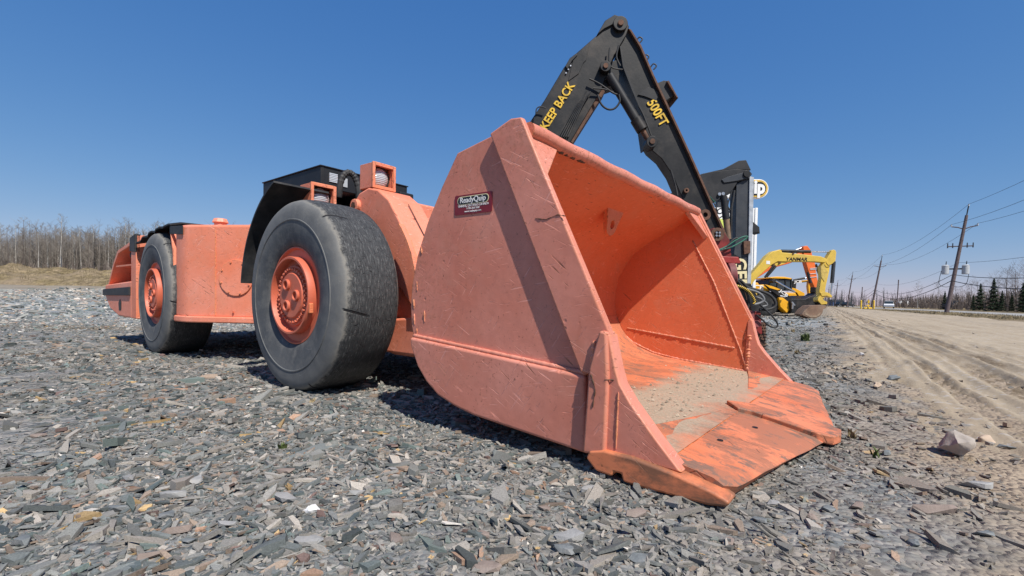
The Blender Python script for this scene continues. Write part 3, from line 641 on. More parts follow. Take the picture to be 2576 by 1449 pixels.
# bulged heel plate low on each side
hp = [(1.286, .472), (2.392, .384), (2.405, .064), (1.775, .116), (1.64, .142), (1.517, .180), (1.425, .240), (1.352, .315), (1.296, .42)]
for a, b, k in ((-0.030, 0.002, -1), (WB - 0.002, WB + 0.030, 1)):
    MB().xz(hp, a, b).build('heel_plate', 'paint_faded', BK, smooth=30, bevel=0.022, seg=3)
# upright bars and gussets at the front corners
for (a, b), (c_, d_), (e_, f_) in (((-0.062, 0.03), (-0.045, 0.035), (-0.068, 0.03)), ((WB - 0.03, WB + 0.062), (WB - 0.035, WB + 0.045), (WB - 0.03, WB + 0.068))):
    MB().xz([(2.405, .075), (2.425, .42), (2.468, .575), (2.500, .57), (2.512, .40), (2.505, .09)], a, b).build('corner_bar', 'paint_faded', BK, smooth=30, bevel=0.012)
    MB().xz([(2.45, .10), (2.47, .55), (2.503, .562), (2.535, .43), (2.555, .37), (2.60, .305), (2.70, .190), (2.80, .085)], c_, d_).build('gusset', 'paint_faded', BK, smooth=30, bevel=0.008)
    MB().xz([(2.425, .062), (2.44, .095), (2.50, .110), (2.62, .108), (2.78, .086), (2.92, .055), (2.965, .036), (2.955, .016), (2.90, .006), (2.62, .004), (2.585, .008), (2.578, .035), (2.548, .035), (2.54, .015), (2.47, .022)], e_, f_).build('lip_corner', 'paint_lip', BK, smooth=30, bevel=0.024, seg=4)
# lip: a spade-shaped cast plate
def lipz(u): return 0.158 - (u - 2.45) * (0.158 - 0.040) / (3.13 - 2.45)
nv = 60; sec = []
for q in range(nv + 1):
    v = 0.0 + WB * q / nv; d = abs(v - WB / 2) / (WB / 2)
    uo = 2.955 + 0.21 * (1 - d) + 0.0035 * float(wav(v * 4, 0, 2.0)) - 0.03 * max(0, (d - 0.95) / 0.05) ** 2
    ui = 2.46 + 0.26 * (1 - d) ** 0.9
    sec.append([(ui, v, lipz(ui) - 0.03), (ui + 0.012, v, lipz(ui)), ((ui + uo) / 2, v, lipz((ui + uo) / 2) + 0.004), (uo - 0.035, v, lipz(uo) + 0.006), (uo, v, lipz(uo) - 0.014), (uo - 0.03, v, 0.010), (ui, v, 0.05)])
vs = [p for s_ in sec for p in s_]; fs = []; k = len(sec[0])
for q in range(nv):
    for j in range(k): fs.append((q * k + j, q * k + (j + 1) % k, (q + 1) * k + (j + 1) % k, (q + 1) * k + j))
fs += [tuple(range(k))[::-1], tuple(nv * k + j for j in range(k))]
MB().add(vs, fs).build('lip', 'lip_steel', BK, smooth=35)
cap = [(2.655, 1.10), (2.735, 1.005), (2.80, 1.03), (3.10, 0.985), (3.165, 1.01), (3.188, 1.10), (3.182, 1.215), (3.12, 1.235), (2.86, 1.20), (2.76, 1.21)]
MB().prism([(u, v, lipz(u) - 0.02) for u, v in cap], [(u, v, lipz(u) + 0.026) for u, v in cap]).build('lip_cap', 'lip_steel', BK, smooth=30, bevel=0.008)
# drilled lifting holes in the lip seen as dark pits
for u, v in ((2.80, 0.42), (2.86, 0.80)):
    MB().cyl((u, v, lipz(u) - 0.012), (u, v, lipz(u) + 0.0055), 0.016, n=12).build('bolt_hole', 'black_paint', BK, smooth=30)
# rolled front edge of the top plate, corner fillets, lifting eye
m = MB(); pts = [(2.045, 0.02 + (WB - 0.04) * q / 20, 1.462 + 0.004 * sin(q * 1.7)) for q in range(21)]
m.tube(pts, 0.036, 12); m.build('top_roll', 'paint_faded', BK, smooth=50)
for a, b in ((0.028, 0.26), (WB - 0.028, WB - 0.26)):
    m = MB(); m.prism([(2.052, a, 1.44), (2.052, b, 1.44), (2.15, a, 1.235)], [(2.02, a, 1.42), (2.02, b, 1.42), (2.11, a, 1.22)]); m.build('corner_fillet', 'paint_faded', BK, smooth=30, bevel=0.006)
m = MB(); e0 = (1.79, 1.27)
ring = [(0.03 * cos(t), 0.03 * sin(t)) for t in [2 * pi * k / 16 for k in range(16)]]
out = [(0.075 * cos(t) if abs(cos(t)) < .8 else 0.075 * cos(t), 0.075 * sin(t)) for t in [2 * pi * k / 16 for k in range(16)]]
out = [(x, y) if y < 0.02 else (x * 1.8, 0.11) for x, y in out]
def eyep(x, y, d): return (e0[0] + d + y * 0.25, 1.32 + x, e0[1] - 0.045 + y)
A = [eyep(x, y, 0) for x, y in out] + [eyep(x, y, 0) for x, y in ring]; B = [eyep(x, y, 0.03) for x, y in out] + [eyep(x, y, 0.03) for x, y in ring]
fs = []
for k in range(16):
    k2 = (k + 1) % 16
    fs += [(k, k2, 16 + k2, 16 + k), (32 + k, 48 + k, 48 + k2, 32 + k2), (k, 32 + k, 32 + k2, k2), (16 + k, 16 + k2, 48 + k2, 48 + k)]
m.add(A + B, fs); m.build('lifting_eye', 'paint', BK, smooth=30)
# weld beads
def bead(pts, r, name='weld_bead', mat='paint_faded', lump=0.35):
    P = [Vector(p) for p in pts]; out = []; rad = []
    for a, b in zip(P[:-1], P[1:]):
        n = max(2, int((b - a).length / 0.009))
        for k in range(n): out.append(a.lerp(b, k / n)); rad.append(r * (1 + lump * random.uniform(-1, 1)))
    out.append(P[-1]); rad.append(r * 0.7); rad[0] = r * 0.6
    return MB().tube(out, r, 6, rad).build(name, mat, BK, smooth=60)
yi = WB - 0.03
bead([(2.02, yi, 1.22), (2.20, yi, .87), (2.42, yi, .32), (2.47, yi, .17)], 0.0075)
bead([(1.44, yi, .44), (2.38, yi, .325)], 0.009)
bead([(2.49, yi, .44), (2.475, yi, .15)], 0.013, lump=0.6)
bead([(1.35, yi, .42), (1.5, yi, .31), (1.7, yi, .232), (1.92, yi, .195), (2.48, yi, .145)], 0.010)
bead([(1.295, -.006, .480), (2.392, -.006, .390)], 0.012, lump=0.12)
bead([(2.437, -.037, .53), (2.43, -.037, .44), (2.455, -.037, .37)], 0.008, lump=0.5)
for u, z0, z1 in ((1.292, .60, .54), (1.315, .52, .47), (1.31, .78, .73), (1.345, .97, .93), (1.286, .68, .63), (1.375, .62, .56)): bead([(u, -.001, z0), (u + .004, -.001, z1)], 0.0045, lump=0.6)
bead([(1.30, -.001, .455), (1.35, -.001, .45)], 0.004, lump=0.6)
bead([(2.545, -.046, .12), (2.55, -.046, .34)], 0.004, lump=0.3)
# rusted cracks standing on the edge plate (thin rough beads)
bead([(2.135, -.0372, 1.045), (2.19, -.0372, 1.035), (2.25, -.0372, 1.05), (2.29, -.0372, 1.04)], 0.0018, 'crack', 'rusty_steel', 0.8)
bead([(2.02, .02, 1.425), (2.05, .30, 1.428), (2.05, .52, 1.43)], 0.006, 'crack', 'rusty_steel', 0.9)
bead([(2.44, -.0635, .40), (2.46, -.0635, .34), (2.45, -.0635, .27)], 0.003, 'crack', 'rusty_steel', 0.9)
bead([(2.50, -.0635, .385), (2.53, -.045, .385)], 0.003, 'crack', 'rusty_steel', 0.9)
bead([(1.47, 1.0, 1.10), (1.40, .98, 1.02), (1.36, .93, .93)], 0.005, 'crack', 'rusty_steel', 0.9)
# decal
Dm = frame((1.727, -0.0025, 1.160), (0.25, 0, -0.004), (0, 0, 1))
def rrect(w, h, r, n=5):
    o = []
    for cx, cy, a0 in ((w / 2 - r, h / 2 - r, 0), (-w / 2 + r, h / 2 - r, 90), (-w / 2 + r, -h / 2 + r, 180), (w / 2 - r, -h / 2 + r, 270)):
        for k in range(n + 1): t = radians(a0 + 90 * k / n); o.append((cx + r * cos(t), cy + r * sin(t)))
    return o
def plate(name, poly, M, z0, z1, mat, parent):
    m = MB(); m.prism([tuple(M @ Vector((x, y, z0))) for x, y in poly], [tuple(M @ Vector((x, y, z1))) for x, y in poly]); return m.build(name, mat, parent)
plate('decal', rrect(0.252, 0.098, 0.008), Dm, -0.002, 0.001, 'decal_red', BK)['label'] = 'dark red dealer decal with white lettering'
lg = frame((1.727, -0.0025, 1.180), (0.25, 0, -0.004), (0, 0, 1))
plate('decal_border', rrect(0.212, 0.042, 0.0205, 8), lg, 0.0, 0.0018, 'decal_cream', BK)
plate('decal_field', rrect(0.203, 0.034, 0.0165, 8), lg, 0.0, 0.0026, 'decal_black', BK)
lettering('decal_lettering', 'ReadyQuip', 0.039, 'decal_white', BK, lg @ Matrix.Translation((0, 0.001, 0.003)), 0.015, 0.0006, 1.0)
for k, (tx, sz) in enumerate((('TIMMINS, ONTARIO CANADA', 0.0155), ('1-705-268-7600', 0.0135), ('www.readyquip.com', 0.0135))):
    lettering('decal_lettering', tx, sz, 'decal_white', BK, Dm @ Matrix.Translation((0.002, -0.008 - 0.0135 * k, 0.0015)), 0.012, 0.0005)
# loose sand and grit lying in the bucket
def grit():
    n = 420; u = 2.42 + 0.16 * rng.standard_normal(n); v = WB * (0.05 + 0.9 * rng.random(n)); k = (u < 2.6) & (u > 1.6); u, v = u[k], v[k]; n = len(u)
    zf = 0.135 + (2.52 - u) * 0.0867 + 0.008; sz = 0.004 + 0.010 * rng.random(n) ** 3
    d = np.array([(1, 0, 0), (-.5, .87, 0), (-.5, -.87, 0), (0, 0, 1.)])
    V = (np.stack([u, v, zf], 1)[:, None] + d[None] * sz[:, None, None] * (0.7 + 0.6 * rng.random((n, 4, 1)))).reshape(-1, 3)
    b = np.arange(n)[:, None] * 4; Ft = np.concatenate([b + np.array([[0, 1, 3]]), b + np.array([[1, 2, 3]]), b + np.array([[2, 0, 3]])])
    c = np.repeat((np.array([0.33, 0.26, 0.19])[None] * (0.6 + 0.7 * rng.random((n, 1)))), 4, 0)
    o = linkmesh('grit', fast_mesh('grit', V, [Ft], 'slate_chips', c), BK); o['kind'] = 'stuff'
grit()

# --- wheels
tp = [(.352, .030), (.365, .014), (.40, .000), (.45, -.010), (.50, -.016), (.538, -.018), (.541, -.0225), (.548, -.0225), (.551, -.018), (.60, -.014), (.640, -.006), (.664, .006), (.680, .022), (.690, .044), (.697, .078), (.7, .14), (.7, .24), (.699, .36), (.692, .405), (.67, .43), (.60, .445), (.50, .45), (.40, .44), (.352, .42)]
def tyre_mesh():
    m = MB(); m.lathe(tp, 128, closed=True)
    out = []
    for x, y, z in m.v:
        r = sqrt(x * x + z * z)
        if z < -0.692: z = -0.692
        if z < -0.5 and r > 0.5: y += (-(0.012) if y < .2 else 0.012) * sstep(-0.5, -0.68, np.float64(z))
        out.append((x, y, z))
    m.v = out; return m.mesh('tyre', 'tyre', 50)
def rim_mesh():
    m = MB(); m.lathe([(.356, .040), (.354, .022), (.345, .020), (.338, .030), (.325, .055), (.300, .065), (.292, .085), (.278, .088), (.281, .035), (.281, -.018), (.277, -.023), (.264, -.023), (.260, -.015), (.258, .07), (.25, .14), (.05, .145)], 96)
    return m.mesh('wheel', 'paint_hub', 40)
def hub_mesh():
    m = MB(); m.lathe([(0, -.022), (.158, -.022), (.164, -.016), (.168, -.004), (.216, -.002), (.220, .004), (.222, .10)], 72)
    for k in range(3):
        t = radians(0 + 120 * k); c = (0.088 * cos(t), 0.088 * sin(t))
        n = 18; base = len(m.v)
        for r, y in ((.041, -.020), (.041, -.036), (.038, -.040), (.030, -.040), (.027, -.036), (.027, -.0205)):
            for j in range(n): a = 2 * pi * j / n; m.v.append((c[0] + r * cos(a), y, c[1] + r * sin(a)))
        for q in range(5):
            for j in range(n): m.f.append((base + q * n + j, base + q * n + (j + 1) % n, base + (q + 1) * n + (j + 1) % n, base + (q + 1) * n + j))
    return m.mesh('hub', 'paint_hub', 35)
bm_ = MB().cyl((0, -.002, 0), (0, -.020, 0), 0.0118, 0.010, 6); bolt_me = bm_.mesh('bolt', 'paint_hub')
TY, RI, HU = tyre_mesh(), rim_mesh(), hub_mesh()
def wheel(u, far, steer=0.0, detail=True):
    w = linkmesh('wheel', RI, LD, (u, WB + .032 if far else -.032, 0.69), (0, 0, pi if far else 0))
    if steer: w.rotation_euler.z += steer
    linkmesh('tyre', TY, w); linkmesh('hub', HU, w, (0, .014, 0))
    if detail:
        for k in range(34):
            t = 2 * pi * k / 34; linkmesh('bolt', bolt_me, w, (0.193 * cos(t), .014, 0.193 * sin(t)))
    return w
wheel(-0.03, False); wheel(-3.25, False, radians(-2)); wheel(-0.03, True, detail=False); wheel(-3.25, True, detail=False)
# weathered valve guard block on the front rim
MB().box(.232, .258, -.05, -.02, .57, .64).build('valve_guard', 'paint', LD, bevel=0.006)

# --- front frame, arms, lamps
arm = [(-.26, 1.28), (-.20, 1.45), (-.10, 1.545), (.03, 1.575), (.16, 1.545), (.30, 1.45), (.66, .98), (1.20, .66), (1.26, .52), (1.18, .42), (.95, .42), (.60, .60), (.25, .95)]
for a, b in ((0.56, 0.90), (mir(0.90), mir(0.56))):
    A = MB().xz(arm, a, b).build('lift_arm', 'paint_body', LD, smooth=30, bevel=0.02)
    MB().cyl((-.12, a - .035 if a < 1 else b + .035, 1.44), (-.12, a + .01 if a < 1 else b - .01, 1.44), 0.055, n=20).build('pivot_boss', 'paint_body', A, smooth=40, bevel=0.008)
    MB().cyl((-.12, a - .040 if a < 1 else b + .040, 1.44), (-.12, a if a < 1 else b, 1.44), 0.03, n=6).build('pivot_bolt', 'rusty_steel', A)
m = MB(); m.tube([(.33 + .34 * k / 8, .73, 1.432 - .455 * k / 8) for k in range(9)], .004, 5); m.build('weld_seam', 'rusty_steel', LD)
# curved flange in front of the tyre
def arc_sheet(cu, cz, r, a0, a1, y0, y1, th, n=24):
    vs = []; fs = []
    for k in range(n + 1):
        t = radians(a0 + (a1 - a0) * k / n)
        for rr_, yy in ((r, y0), (r, y1), (r + th, y1), (r + th, y0)): vs.append((cu + rr_ * cos(t), yy, cz + rr_ * sin(t)))
    for k in range(n):
        for j in range(4): fs.append((k * 4 + j, k * 4 + (j + 1) % 4, (k + 1) * 4 + (j + 1) % 4, (k + 1) * 4 + j))
    fs += [(0, 1, 2, 3), (n * 4 + 3, n * 4 + 2, n * 4 + 1, n * 4)]
    return MB().add(vs, fs)
arc_sheet(-.03, .69, .775, 42, 2, .455, .50, .022).build('inner_guard', 'paint_body', LD, smooth=30)
arc_sheet(-.03, .69, .775, 42, 2, mir(.50), mir(.455), .022).build('inner_guard', 'paint_body', LD, smooth=30)
MB().box(.70, .84, .46, .60, .58, .76).build('stop_block', 'paint_body', LD, bevel=0.02)
MB().xz([(.10, .78), (.92, .78), (.97, .60), (.90, .36), (.72, .24), (.30, .24), (.10, .40)], .60, mir(.60)).build('front_frame', 'paint_body', LD, smooth=30, bevel=0.02)
MB().xz([(.35, .52), (.80, .56), (.86, .40), (.74, .27), (.35, .27)], .50, .60).build('axle_guard', 'paint_body', LD, smooth=30, bevel=0.02)
MB().cyl((-.03, .40, .69), (-.03, mir(.40), .69), .19, n=20).build('axle', 'black_paint', LD, smooth=40)
MB().box(-.14, .16, .885, mir(.885), 1.30, 1.505).build('cross_beam', 'paint_body', LD, bevel=0.02)
MB().xz([(-1.55, .40), (-.2, .40), (.2, .55), (.2, 1.30), (-.3, 1.42), (-1.3, 1.42), (-1.55, 1.2)], .62, mir(.62)).build('front_deck', 'black_paint', LD, smooth=30, bevel=0.02)
MB().cyl((.10, 1.22, 1.30), (1.05, 1.22, 1.02), .085, n=18).build('tilt_cylinder', 'black_paint', LD, smooth=40)
MB().cyl((-.75, 1.22, .25), (-.75, 1.22, 1.3), .16, n=18).build('articulation_post', 'black_paint', LD, smooth=40)
MB().box(-1.6, -.6, .95, 1.5, .42, .95).build('drive_housing', 'black_paint', LD, bevel=0.03)
# tall lamp on the arm
def lampbox(u0, u1, v0, v1, z0, z1, lens_r, name):
    m = MB(); t = .014
    m.box(u0, u1 - .012, v0, v0 + t, z0, z1).box(u0, u1 - .012, v1 - t, v1, z0, z1).box(u0, u1 - .012, v0 + t, v1 - t, z1 - t, z1).box(u0, u1 - .012, v0 + t, v1 - t, z0, z0 + t).box(u0, u0 + t, v0 + t, v1 - t, z0 + t, z1 - t)
    L = m.build(name, 'paint_body', LD, bevel=0.004)
    rim = MB(); t2 = .022
    rim.box(u1 - .014, u1, v0 - .004, v0 + t2, z0 - .004, z1 + .004).box(u1 - .014, u1, v1 - t2, v1 + .004, z0 - .004, z1 + .004).box(u1 - .014, u1, v0 + t2, v1 - t2, z1 - t2, z1 + .004).box(u1 - .014, u1, v0 + t2, v1 - t2, z0 - .004, z0 + t2)
    rim.build('lamp_rim', 'paint_body', L, bevel=0.003)
    cv_, cz = (v0 + v1) / 2, (z0 + z1) / 2
    m = MB(); m.lathe([(0, 0), (lens_r * .5, -.006), (lens_r * .85, -.018), (lens_r, -.03)], 28)
    m.v = [(u1 - .03 - (-y) , cv_ + x, cz + z) for x, y, z in m.v]; m.build('lens', 'lamp_glass', L, smooth=60)
    m = MB(); m.lathe([(lens_r, -.03), (lens_r + .012, -.028), (lens_r + .014, -.05), (lens_r * .6, -.13)], 28)
    m.v = [(u1 - .03 + y, cv_ + x, cz + z) for x, y, z in m.v]; m.build('lens_bezel', 'black_paint', L, smooth=40)
    return L
lampbox(-.10, .085, .57, .79, 1.575, 1.775, .078, 'head_lamp')
lampbox(-.56, -.37, .30, .52, 1.42, 1.62, .080, 'head_lamp')
MB().box(-.52, -.42, .36, .46, 1.30, 1.425).build('lamp_bracket', 'paint_body', LD, bevel=0.006)
# black tray behind the lamps
m = MB(); m.box(-1.74, -.62, .52, .545, 1.675, 1.84).box(-1.74, -.62, mir(.545) - .45, mir(.52) - .45, 1.70, 1.84).box(-1.74, -1.715, .545, mir(.545) - .45, 1.70, 1.84).box(-.645, -.62, .545, mir(.545) - .45, 1.66, 1.84).box(-1.75, -.61, .51, mir(.51) - .45, 1.841, 1.852)
TR = m.build('black_tray', 'black_flat', LD, bevel=0.004)
MB().box(-.622, -.612, .60, .68, 1.72, 1.80).build('reflector', 'lamp_glass', TR); MB().box(-.622, -.612, .70, .78, 1.70, 1.78).build('reflector', 'transformer_grey', TR)
MB().box(-.63, -.50, 1.30, 1.47, 1.66, 1.75).build('side_lamp', 'black_flat', TR, bevel=0.012)
MB().box(-.62, -.49, 1.33, 1.44, 1.64, 1.66).build('lamp_glass', 'transformer_grey', TR)
for u in (-1.05, -.80): MB().box(u, u + .07, .55, .62, 1.35, 1.70).build('tray_post', 'black_flat', TR)
MB().box(-1.2, -1.1, 1.2, 1.3, 1.35, 1.70).build('tray_post', 'black_flat', TR)
# ribbed hose
pts = []
for k in range(29):
    t = pi * k / 28; pts.append((-.46 + .05 * k / 28, .60 + .085 * (1 - cos(t)), 1.56 + .23 * sin(t) ** .8))
rads = [.026 + .004 * (k % 2) for k in range(29)]
MB().tube(pts, .026, 10, rads).build('ribbed_hose', 'rubber', LD, smooth=20)
MB().cyl((-.41, .77, 1.48), (-.41, .77, 1.565), .036, n=14).build('hose_fitting', 'paint_body', LD, smooth=40)
# rubber mudguards
for a, b in ((.0, .46), (mir(.46), mir(.0))):
    arc_sheet(-.03, .69, .935, 112, 174, a, b, .016, 28).build('mudguard', 'rubber', LD, smooth=30)

# --- rear frame
zt, zb = 1.405, .44
plan = [(-2.64, .06), (-2.60, .0), (-2.40, .0), (-2.31, .028), (-1.80, .36), (-1.42, .60), (-1.42, mir(.60)), (-1.80, mir(.36)), (-2.31, mir(.028)), (-2.40, mir(.0)), (-2.60, mir(.0)), (-2.64, mir(.06))]
RB = MB().xy(plan, zb, zt).build('rear_body', 'paint_body', LD, smooth=20, bevel=0.035, seg=3)
foot = [(u + (.03 if k in (3, 4, 5, 6, 7, 8) else 0), v + (-.02 if v < 1 else .02)) for k, (u, v) in enumerate(plan)]
MB().xy(foot, zb - .045, zb + .02).build('sill_plate', 'paint_body', RB, smooth=20, bevel=0.015)
def onface(t, z, d=0.0):                       # a point on the slanted front-side face
    a = Vector((-2.31, .028, 0)); b = Vector((-1.80, .36, 0)); dr = (b - a).normalized(); nn = Vector((dr.y, -dr.x, 0))
    p = a + dr * t + nn * d; return (p.x, p.y, z)
m = MB(); n = 40; A = []; B = []
for k in range(n):
    t = 2 * pi * k / n; A.append(onface(.53 + .185 * cos(t), .86 + .185 * sin(t), -.002)); B.append(onface(.53 + .185 * cos(t), .86 + .185 * sin(t), .016))
m.prism(A, B); CP = m.build('round_cover', 'paint_body', RB, smooth=30, bevel=0.004)
for k in range(8):
    t = 2 * pi * (k + .4) / 8; MB().cyl(onface(.53 + .163 * cos(t), .86 + .163 * sin(t), .012), onface(.53 + .163 * cos(t), .86 + .163 * sin(t), .026), .009, n=6).build('bolt', 'paint_body', CP)
MB().tube([onface(.30, zb + .03, .004), onface(.30, zt - .03, .004)], .005, 5).build('panel_seam', 'paint_body', RB)
MB().tube([onface(.50 + .0 * k, zb + .06 + .02 * sin(k), .01) for k in range(3)], .01, 6).build('tie_ring', 'paint_hub', RB)
MB().cyl((-2.40, .36, zt - .01), (-2.40, .36, zt + .07), .06, n=16).cyl((-2.40, .36, zt + .065), (-2.40, .36, zt + .11), .085, .065, 8).build('filler_cap', 'paint_body', RB, smooth=35, bevel=0.006)
MB().box(-2.15, -1.7, .55, 1.3, zt - .01, zt + .06).build('top_hatch', 'paint_body', RB, bevel=0.015)
# wheel arch fin and rubber
MB().xz([(-2.66, .42), (-2.635, .42), (-2.625, 1.12), (-2.72, 1.36), (-2.74, 1.36), (-2.655, 1.10)], -.012, .26).build('arch_fin', 'paint_body', RB, bevel=0.003)
MB().xz([(-2.36, 1.30), (-2.74, 1.33), (-2.74, 1.415), (-2.36, 1.39)], -.014, -.001).build('rubber_trim', 'rubber', RB, bevel=0.004)
m = MB(); vs = []; fs = []
for k in range(15):
    u = -2.70 - 1.32 * k / 14; z = 1.455 - .035 * (k / 14) ** 2 * 4 + .012 * sin(k * 1.9)
    for y_, dz in ((-.02 + .012 * sin(k * 2.3), -.035), (.10, -.005), (.55, .005)): vs.append((u, y_, z + dz))
    for y_, dz in ((.55, .018), (.10, .012), (-.02 + .012 * sin(k * 2.3), -.018)): vs.append((u, y_, z + dz))
for k in range(14):
    for j in range(6): fs.append((k * 6 + j, k * 6 + (j + 1) % 6, (k + 1) * 6 + (j + 1) % 6, (k + 1) * 6 + j))
fs += [tuple(range(6)), tuple(14 * 6 + j for j in range(6))[::-1]]
m.add(vs, fs); m.build('arch_flap', 'rubber', RB, smooth=40)
MB().xz([(-4.35, .42), (-2.6, .42), (-2.6, 1.40), (-4.35, 1.40)], .52, mir(.52)).build('engine_bay', 'paint_hub', LD, bevel=0.02)
MB().box(-3.1, -2.85, .58, .8, 1.40, 1.50).build('hood_stub', 'paint_body', LD, bevel=0.015)
MB().box(-4.0, -3.0, .9, 1.6, 1.38, 1.46).build('engine_hood', 'paint_body', LD, bevel=0.02)
MB().xz([(-4.06, .36), (-4.28, .36), (-4.28, 1.33), (-4.06, 1.42)], .0, .52).build('arch_panel', 'paint_body', LD, bevel=0.012)
MB().xz([(-4.06, 1.20), (-4.30, 1.22), (-4.30, 1.39), (-4.06, 1.43)], -.012, .05).build('rubber_trim', 'rubber', LD, bevel=0.008)
# tail
TL = MB().xz([(-4.28, .36), (-4.9, .37), (-5.35, .46), (-5.58, .60), (-5.64, .72), (-5.60, .80), (-4.28, .84)], .0, mir(0)).build('tail_bumper', 'paint_body', LD, smooth=30, bevel=0.02)
MB().xz([(-4.30, .655), (-5.66, .645), (-5.66, .735), (-4.30, .765)], -.022, .02).build('rubber_strip', 'rubber', TL, bevel=0.006)
MB().xz([(-4.75, .45), (-4.86, .45), (-4.88, .55), (-4.80, .60), (-4.74, .56)], -.004, .03).build('tow_slot', 'black_paint', TL)
MB().xz([(-4.28, .84), (-5.5, .80), (-5.2, 1.15), (-4.98, 1.28), (-4.28, 1.36)], .42, mir(.42)).build('radiator_housing', 'paint_body', LD, bevel=0.015)
m = MB(); edge_ = [(-5.56, .80), (-5.24, 1.12), (-5.02, 1.27), (-4.28, 1.37)]
A = [(u, .02, z) for u, z in edge_] + [(u + .02, .02, z - .045) for u, z in edge_[::-1]]
m.prism(A, [(p[0], .44, p[2]) for p in A]); m.build('tail_frame', 'paint_body', LD, bevel=0.006)
MB().box(-5.15, -4.3, .03, .43, 1.045, 1.065).build('tail_shelf', 'paint_body', LD)
MB().ball((-4.66, .16, 1.20), .085, 18, 10).build('tail_lamp', 'black_paint', LD, smooth=60)
MB().box(-4.5, -4.38, .34, .43, .84, 1.04).build('tail_post', 'black_paint', LD)
MB().box(-4.4, -4.3, .5, .62, 1.36, 1.50).build('exhaust_stub', 'black_paint', LD, bevel=0.01)

# ------------------------------------------------------------------ black boom machines behind the bucket
def c4(x, y): return (1277.8 + .3792 * x, 25.6 + .3792 * y)
def c5(x, y): return (1661.0 + .3615 * x, 370.6 + .3615 * y)
def c1(x, y): return (1840.0 + .14993 * x, 600.6 + .14993 * y)
def L(fn, pts): return [fn(*p) for p in pts]
class Rel:                                    # builds parts of one thing in world coordinates under a root at its base
    def __init__(s, root): s.r = root; s.off = tuple(root.location)
    def b(s, m, name, mat, parent=None, smooth=0, bevel=0): return m.build(name, mat, parent or s.r, smooth, bevel, 2, s.off)
    def tx(s, name, body, size, mat, parent, c, xd, yd, bold=0.03, width=1.0, shear=0.0):
        M = frame((c[0] - s.off[0], c[1] - s.off[1], c[2] - s.off[2]), xd, yd)
        return lettering(name, body, size, mat, parent or s.r, M, bold, 0.003, width, shear=shear)
def curve(pts, n=8):                           # smooth path through points
    P = [Vector(p) for p in pts]; out = []
    for i in range(len(P) - 1):
        p0 = P[max(0, i - 1)]; p1 = P[i]; p2 = P[i + 1]; p3 = P[min(len(P) - 1, i + 2)]
        for k in range(n):
            t = k / n; out.append(0.5 * ((2 * p1) + (p2 - p0) * t + (2 * p0 - 5 * p1 + 4 * p2 - p3) * t * t + (3 * p1 - p0 - 3 * p2 + p3) * t ** 3))
    out.append(P[-1]); return out
def pxpath(fn, pts, Y, dY=None): return [at(*fn(*p), Y + (dY[i] if dY else 0)) for i, p in enumerate(pts)]

Yb = 7.6
T1 = thing('boom_machine', 'tall black knuckle boom with yellow warning lettering and red head, standing behind the bucket', 'boom loader', (0.7, 8.6, 0))
R1 = Rel(T1)
boom = R1.b(MB().px([(1128, 640), (1165, 565)] + L(c4, [(140, 750), (240, 600), (372, 378), (445, 292), (590, 165), (640, 120), (735, 58), (785, 66), (805, 105), (785, 165), (705, 300), (655, 420), (620, 530), (415, 875)]) + [(1300, 545), (1215, 660)], Yb, .40), 'boom', 'black_paint', bevel=0.012)
R1.b(MB().px(L(c4, [(590, 163), (645, 68), (708, 28), (748, 42), (764, 64), (700, 92), (640, 122)]), Yb - .03, .46), 'boom_cap', 'black_flat', boom, bevel=0.01)
R1.b(MB().px(L(c4, [(440, 300), (540, 215), (520, 330), (500, 350), (470, 420), (400, 470)]), Yb - .012, .012), 'doubler_plate', 'black_paint', boom, bevel=0.004)
R1.b(MB().px(L(c4, [(380, 370), (410, 318), (452, 286), (462, 296), (425, 335), (395, 390)]), Yb - .03, .46), 'joint_flange', 'black_flat', boom, bevel=0.006)
for p in ((415, 372), (400, 396), (385, 420)): q = at(*c4(*p), Yb); R1.b(MB().cyl((q[0], Yb - .02, q[2]), (q[0], Yb + .01, q[2]), .012, n=8), 'bolt', 'bare_steel', boom)
# underside with its hose run
R1.b(MB().px(L(c4, [(415, 872), (622, 528), (640, 512), (650, 530), (430, 880)]), Yb + .02, .36), 'belly_plate', 'rusty_steel', boom)
for k in range(5):
    R1.b(MB().tube(curve(pxpath(c4, [(335 + 16 * k, 840), (450 + 10 * k, 640), (520 + 7 * k, 540)], Yb - .05), 6), .012, 6), 'hose', 'rubber', boom, smooth=60)
q = at(*c4(742, 100), Yb); R1.b(MB().cyl((q[0], Yb - .06, q[2]), (q[0], Yb + .46, q[2]), .115, n=28), 'knuckle_pin', 'black_paint', boom, smooth=40, bevel=0.01)
R1.b(MB().cyl((q[0], Yb - .085, q[2]), (q[0], Yb - .05, q[2]), .045, n=16), 'pin_cap', 'rusty_steel', boom, smooth=40, bevel=0.005)
a = at(*c4(235, 785), Yb - .012); b = at(*c4(424, 488), Yb - .012); cc = [(a[k] + b[k]) / 2 for k in range(3)]; xd = (b[0] - a[0], 0, b[2] - a[2])
R1.tx('lettering', 'KEEP BACK', .185, 'decal_yellow', boom, cc, xd, (-xd[2], 0, xd[0]), 0.022, 0.90)
stick = R1.b(MB().px(L(c4, [(770, 165), (808, 128), (875, 232), (962, 435), (1045, 610), (1200, 945), (1300, 1170), (1400, 1400), (1452, 1515), (1330, 1560), (1230, 1380), (1150, 1230), (1090, 1090), (1020, 985), (950, 925), (928, 890), (905, 720), (830, 540), (765, 370), (742, 240)]), Yb + .05, .32), 'stick', 'black_paint', bevel=0.012)
